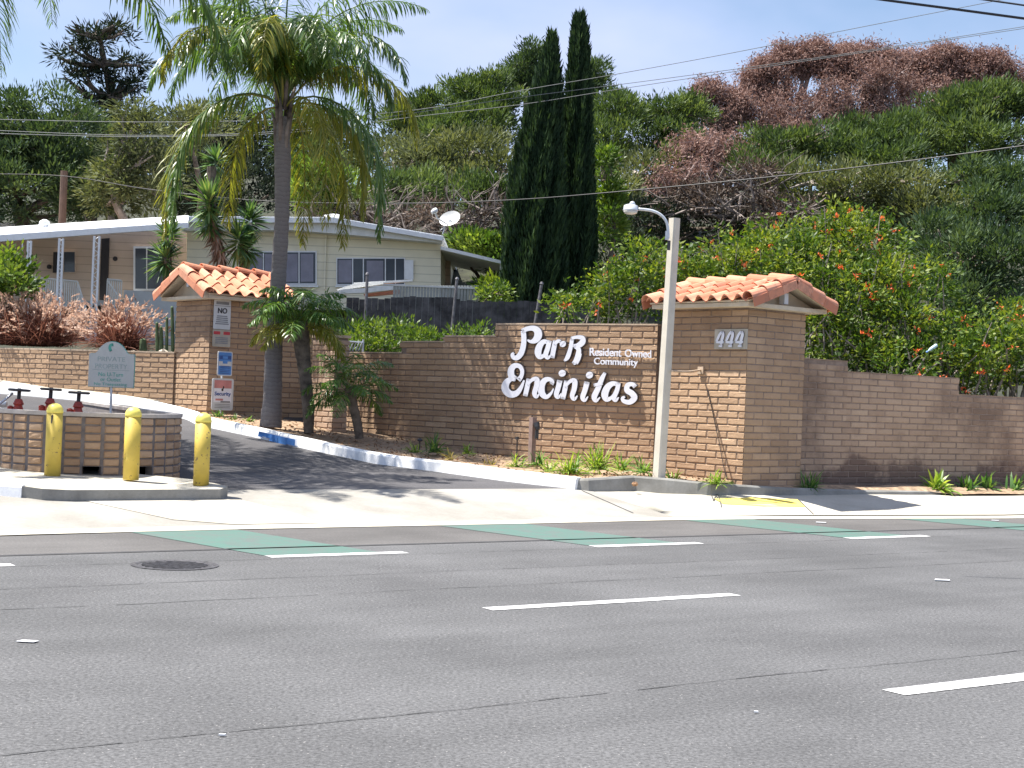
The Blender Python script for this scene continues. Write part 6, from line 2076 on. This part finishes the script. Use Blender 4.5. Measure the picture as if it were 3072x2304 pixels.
mb = MB(); p = P(68, 724, YH-1.9); mb.tube([p, P(66, 760, YH-1.9)], .02, 5); mb.build('lamp_bracket', M['trim'], mh)
# carport at the right end
slab('carport_roof', [(1322, 738), (1540, 790), (1540, 800), (1322, 748)], YH-.4, 5, M['trim'])
slab('carport_wall', [(1322, 750), (1352, 757), (1352, 870), (1322, 870)], YH+3, .1, M['siding_tan'])
slab('carport_post', [(1500, 792), (1508, 793), (1503, 900), (1495, 900)], YH-.3, .08, M['panel'])
# neighbouring roof far left
nb = thing('neighbour_home', P(40, 720, 52), 'neighbouring home with a pale flat roof at the far left edge', 'house')
slab('roof', [(-200, 655), (0, 664), (125, 683), (125, 694), (-200, 694)], 50, 6, M['roof_white'], nb)
slab('wall', [(-200, 695), (120, 695), (120, 800), (-200, 800)], 50.3, 5, M['siding_tan'], nb)

# satellite dish on the roof edge
dp = P(1328, 702, YH-.5)
t = thing('satellite_dish', dp, 'white oval satellite dish on the right roof edge of the mobile home', 'satellite dish')
dc = P(1350, 656, YH-.6); dn = Vector((-.45, -.75, .45)).normalized()
mb = MB(); a_ = dn.cross(Z).normalized(); b_ = a_.cross(dn).normalized()
vs = [dc-dn*.06]; 
for rr2, hh in ((.12, -.05), (.22, -.02), (.30, .02)):
    for k in range(20):
        an = 2*math.pi*k/20; vs.append(dc+a_*math.cos(an)*rr2*1.15+b_*math.sin(an)*rr2*.85+dn*hh)
fs = [(0, 1+(k+1) % 20, 1+k) for k in range(20)]
for r_ in range(2):
    for k in range(20): fs.append((1+r_*20+k, 1+r_*20+(k+1) % 20, 21+r_*20+(k+1) % 20, 21+r_*20+k))
mb.add(vs, fs); mb.build('reflector', M['panel'], t, True)
mb = MB(); mb.tube([dc-b_*.2, P(1312, 655, YH-.9), P(1306, 640, YH-1.0)], .022, 6); mb.build('feed_arm', M['trim'], t)
mb = MB(); mb.lathe(P(1304, 634, YH-1.0), [(.05, -.06), (.10, -.02), (.10, .05), (.04, .08)], 14, Vector((-.5, -.3, .6))); mb.build('feed_horn', M['trim'], t, True)
mb = MB(); mb.tube([dp, P(1336, 680, YH-.5), dc-dn*.04], .022, 6); mb.tube([P(1322, 690, YH-.5), dc-dn*.03-a_*.1], .012, 5); mb.build('mast', M['metal_grey'], t)

# ------------------------------------------------------------------ fences
ft = [(1040, 894), (1120, 896), (1180, 890), (1235, 888), (1300, 890), (1360, 896), (1421, 905), (1500, 904), (1600, 902), (1700, 905), (1790, 905)]
mb = MB(); rnd = random.Random(4); x = 1040
Yf = 32.5; i = 0
while x < 1790:
    yt = np.interp(x, [a for a, b in ft], [b for a, b in ft])+rnd.uniform(-3, 3)
    a = P(x, yt, Yf); b_ = P(x, 1020, Yf)
    mb.box(Vector((a.x, Yf+rnd.uniform(0, .015), 1.6)), (.135, 0, 0), (0, .02, 0), (0, 0, a.z-1.6), 0, rnd.random())
    x += .14*FOC/Yf
o = mb.build('wood_fence', M['wood_fence']); tag(o, 'dark weathered board fence behind the sign wall', 'fence')
slf = thing('slat_fence', P(1300, 900, 35), 'grey ribbed panel fence behind the dark board fence', 'fence')
mb = MB(); x = 1180
while x < 1430:
    a = P(x, 856, 35); mb.box(Vector((a.x, 35, 1.8)), (.06, 0, 0), (0, .03, 0), (0, 0, a.z-1.8)); x += 9.2
mb.build('slats', M['slat'], slf)
mb = MB(); a = P(1180, 854, 34.98); b_ = P(1425, 862, 34.98); mb.box(a-Z*.03, (b_.x-a.x, 0, 0), (0, .08, 0), (0, 0, .04)); mb.build('top_rail', M['panel'], slf)
for i, (xt, yt, xb, yb, lab) in enumerate(((1102, 824, 1094, 975, 'leftmost dark metal post at the board fence, below the boards'), (1371, 838, 1354, 980, 'middle dark metal post rising above the board fence'), (1625, 852, 1602, 962, 'slanting metal post right above the stepped sign wall'))):
    mb = MB(); a = P(xt, yt, 32.1); b_ = P(xb, yb+25, 32.1); mb.tube([b_, a], .032, 8)
    mb.lathe(a, [(.035, -.02), (.045, .0), (.03, .04), (.01, .05)], 8)
    tag(mb.build('fence_post', M['fence_post']), lab, 'post', 'metal posts at the board fence')
for i, (pts, m_, lab) in enumerate((([(1000, 878), (1030, 868), (1203, 858), (1204, 866), (1100, 878), (1000, 882)], 'surf', 'lower white surfboard lying across the fence top under the windows'), ([(1010, 868), (1060, 852), (1150, 846), (1150, 852), (1080, 862), (1012, 872)], 'panel', 'upper pale board on the stack under the windows'), ([(1060, 848), (1237, 838), (1237, 844), (1062, 856)], 'surf', 'topmost thin board leaning below the window sill'), ([(1090, 882), (1200, 868), (1200, 880), (1095, 890)], 'surf_red', 'reddish board at the bottom of the stack'))):
    mb = MB(); mb.prism([P(x, y, 36.0+i*.25) for x, y in pts], Vector((0, .22, 0)))
    tag(mb.build('board', M[m_]), lab, 'board', 'stacked boards under the windows')
t = thing('railing', P(1065, 1050, 28.6), 'small metal railing just right of the low block pillar', 'railing')
mb = MB(); mb.tube([P(1036, 1024, 28.4), P(1090, 1028, 28.6)], .022, 6); mb.tube([P(1090, 1018, 28.6), P(1088, 1062, 28.6)], .022, 6)
for k in range(5): mb.tube([P(1040+k*9, 1052, 28.5), P(1050+k*9, 1028, 28.5)], .012, 5)
mb.build('rails', M['metal_grey'], t)

# ------------------------------------------------------------------ cables and utility pole
def cable(label, pts, r_, m_='wire', group=None):
    pts = [P(*q) for q in pts]; pts = [pts[0]*2.6-pts[1]*1.6]+pts+[pts[-1]*3.0-pts[-2]*2.0]
    mb = MB(); pp = interp_poly(pts, 6)
    mb.tube(pp, r_, 6); tag(mb.build('overhead_cable', M[m_]), label, 'cable', group)


cable('thick black cable crossing the top right corner, lower one', [(2450, -30, 14), (2640, -2, 14), (2860, 27, 14), (3150, 66, 14)], .0125)
cable('thick black cable in the extreme top right corner, upper one', [(2800, -22, 14), (2960, 0, 14), (3150, 27, 14)], .009)
cable('highest thin cable rising right across the sky', [(-100, 356, 40), (420, 366, 40), (860, 358, 40), (1245, 330, 40), (1560, 272, 40), (1840, 224, 40), (2200, 158, 40), (2560, 86, 40), (2960, 8, 40), (3200, -40, 40)], .009, 'wire_pale')
cable('middle thin cable crossing behind the palm', [(-100, 388, 40), (420, 406, 40), (860, 392, 40), (1245, 328+10, 40), (1560, 292, 40), (1840, 256, 40), (2260, 200, 40), (2640, 146, 40), (3200, 60, 40)], .009, 'wire_pale')
cable('lowest of the three thin cables crossing the slope', [(-100, 398, 40.5), (420, 410, 40.5), (860, 398, 40.5), (1245, 350, 40.5), (1560, 314, 40.5), (1840, 270, 40.5), (2260, 206, 40.5), (2640, 150, 40.5), (3200, 66, 40.5)], .009, 'wire_pale')
cable('long sagging cable from the utility pole passing behind the lamp', [(-100, 520, 44), (192, 528, 44), (450, 568, 42), (800, 603, 40), (1200, 610, 38), (1530, 600, 36), (1833, 577, 34), (2300, 532, 32), (2700, 486, 30), (3200, 420, 28)], .013, 'wire')
mb = MB(); a = P(193, 513, 46); mb.tube([Vector((a.x, a.y, 2.2)), a], [.13, .11], 10)
tag(mb.build('utility_pole', M['pole_wood']), 'short brown utility pole behind the porch roof at left', 'utility pole')

# ------------------------------------------------------------------ small litter on the road
for i, (px, py, w_, lab) in enumerate(((2825, 1741, .09, 'white scrap of paper on the road at right'), (666, 2206, .018, 'pale chip on the near lane, lower left'), (2462, 1568, .09, 'pale pebble on the green lane by the gutter'), (2268, 2137, .014, 'tiny pale chip on the near lane, lower middle'), (80, 1924, .07, 'faint pale paint fleck on the lane at left'), (2985, 1562, .07, 'white pebble by the right gutter'))):
    p = G(px, py, .006); mb = MB()
    mb.prism([p+Vector((-w_*.8, -w_*.3, 0)), p+Vector((w_*.7, -w_*.4, 0)), p+Vector((w_*.9, w_*.4, 0)), p+Vector((-w_*.5, w_*.5, 0))], Z*(.007 if i != 4 else .003), 0)
    tag(mb.build('paper_scrap' if i == 0 else 'pebble', M['litter'] if i not in (4,) else M['white_paint']), lab, 'scrap' if i == 0 else 'pebble', None)
q = P(1905, 1452, 21.1); mb = MB(); mb.lathe(q, [(.03, -.03), (.05, .0), (.03, .03)], 7)
tag(mb.build('leaf_heap', M['leaf_litter']), 'small reddish heap of dry leaves in the kerb corner left of the lamp post', 'leaves')
# dry leaf litter on the beds: uncountable
rng = np.random.default_rng(900); n = 1500
cs = []
for k in range(n):
    f1, f2 = rng.uniform(0, 1), rng.uniform(0.05, .95)
    a = path_at(kin, f1); c_ = path_at(wallfoot[:11], f1); p = a.lerp(c_, f2); cs.append([p.x, p.y, p.z+.02])
cs = np.array(cs)
d = unit(rng.normal(size=cs.shape)*np.array([1, 1, .25]))
v, q, tn = leaves(cs, d, .05, .03, rng)
o = fast_mesh('leaf_litter', v, q, M['leaf_litter'], tn); tag(o, 'dry leaf litter scattered over the sandy planting bed', 'leaf litter', kind='stuff')
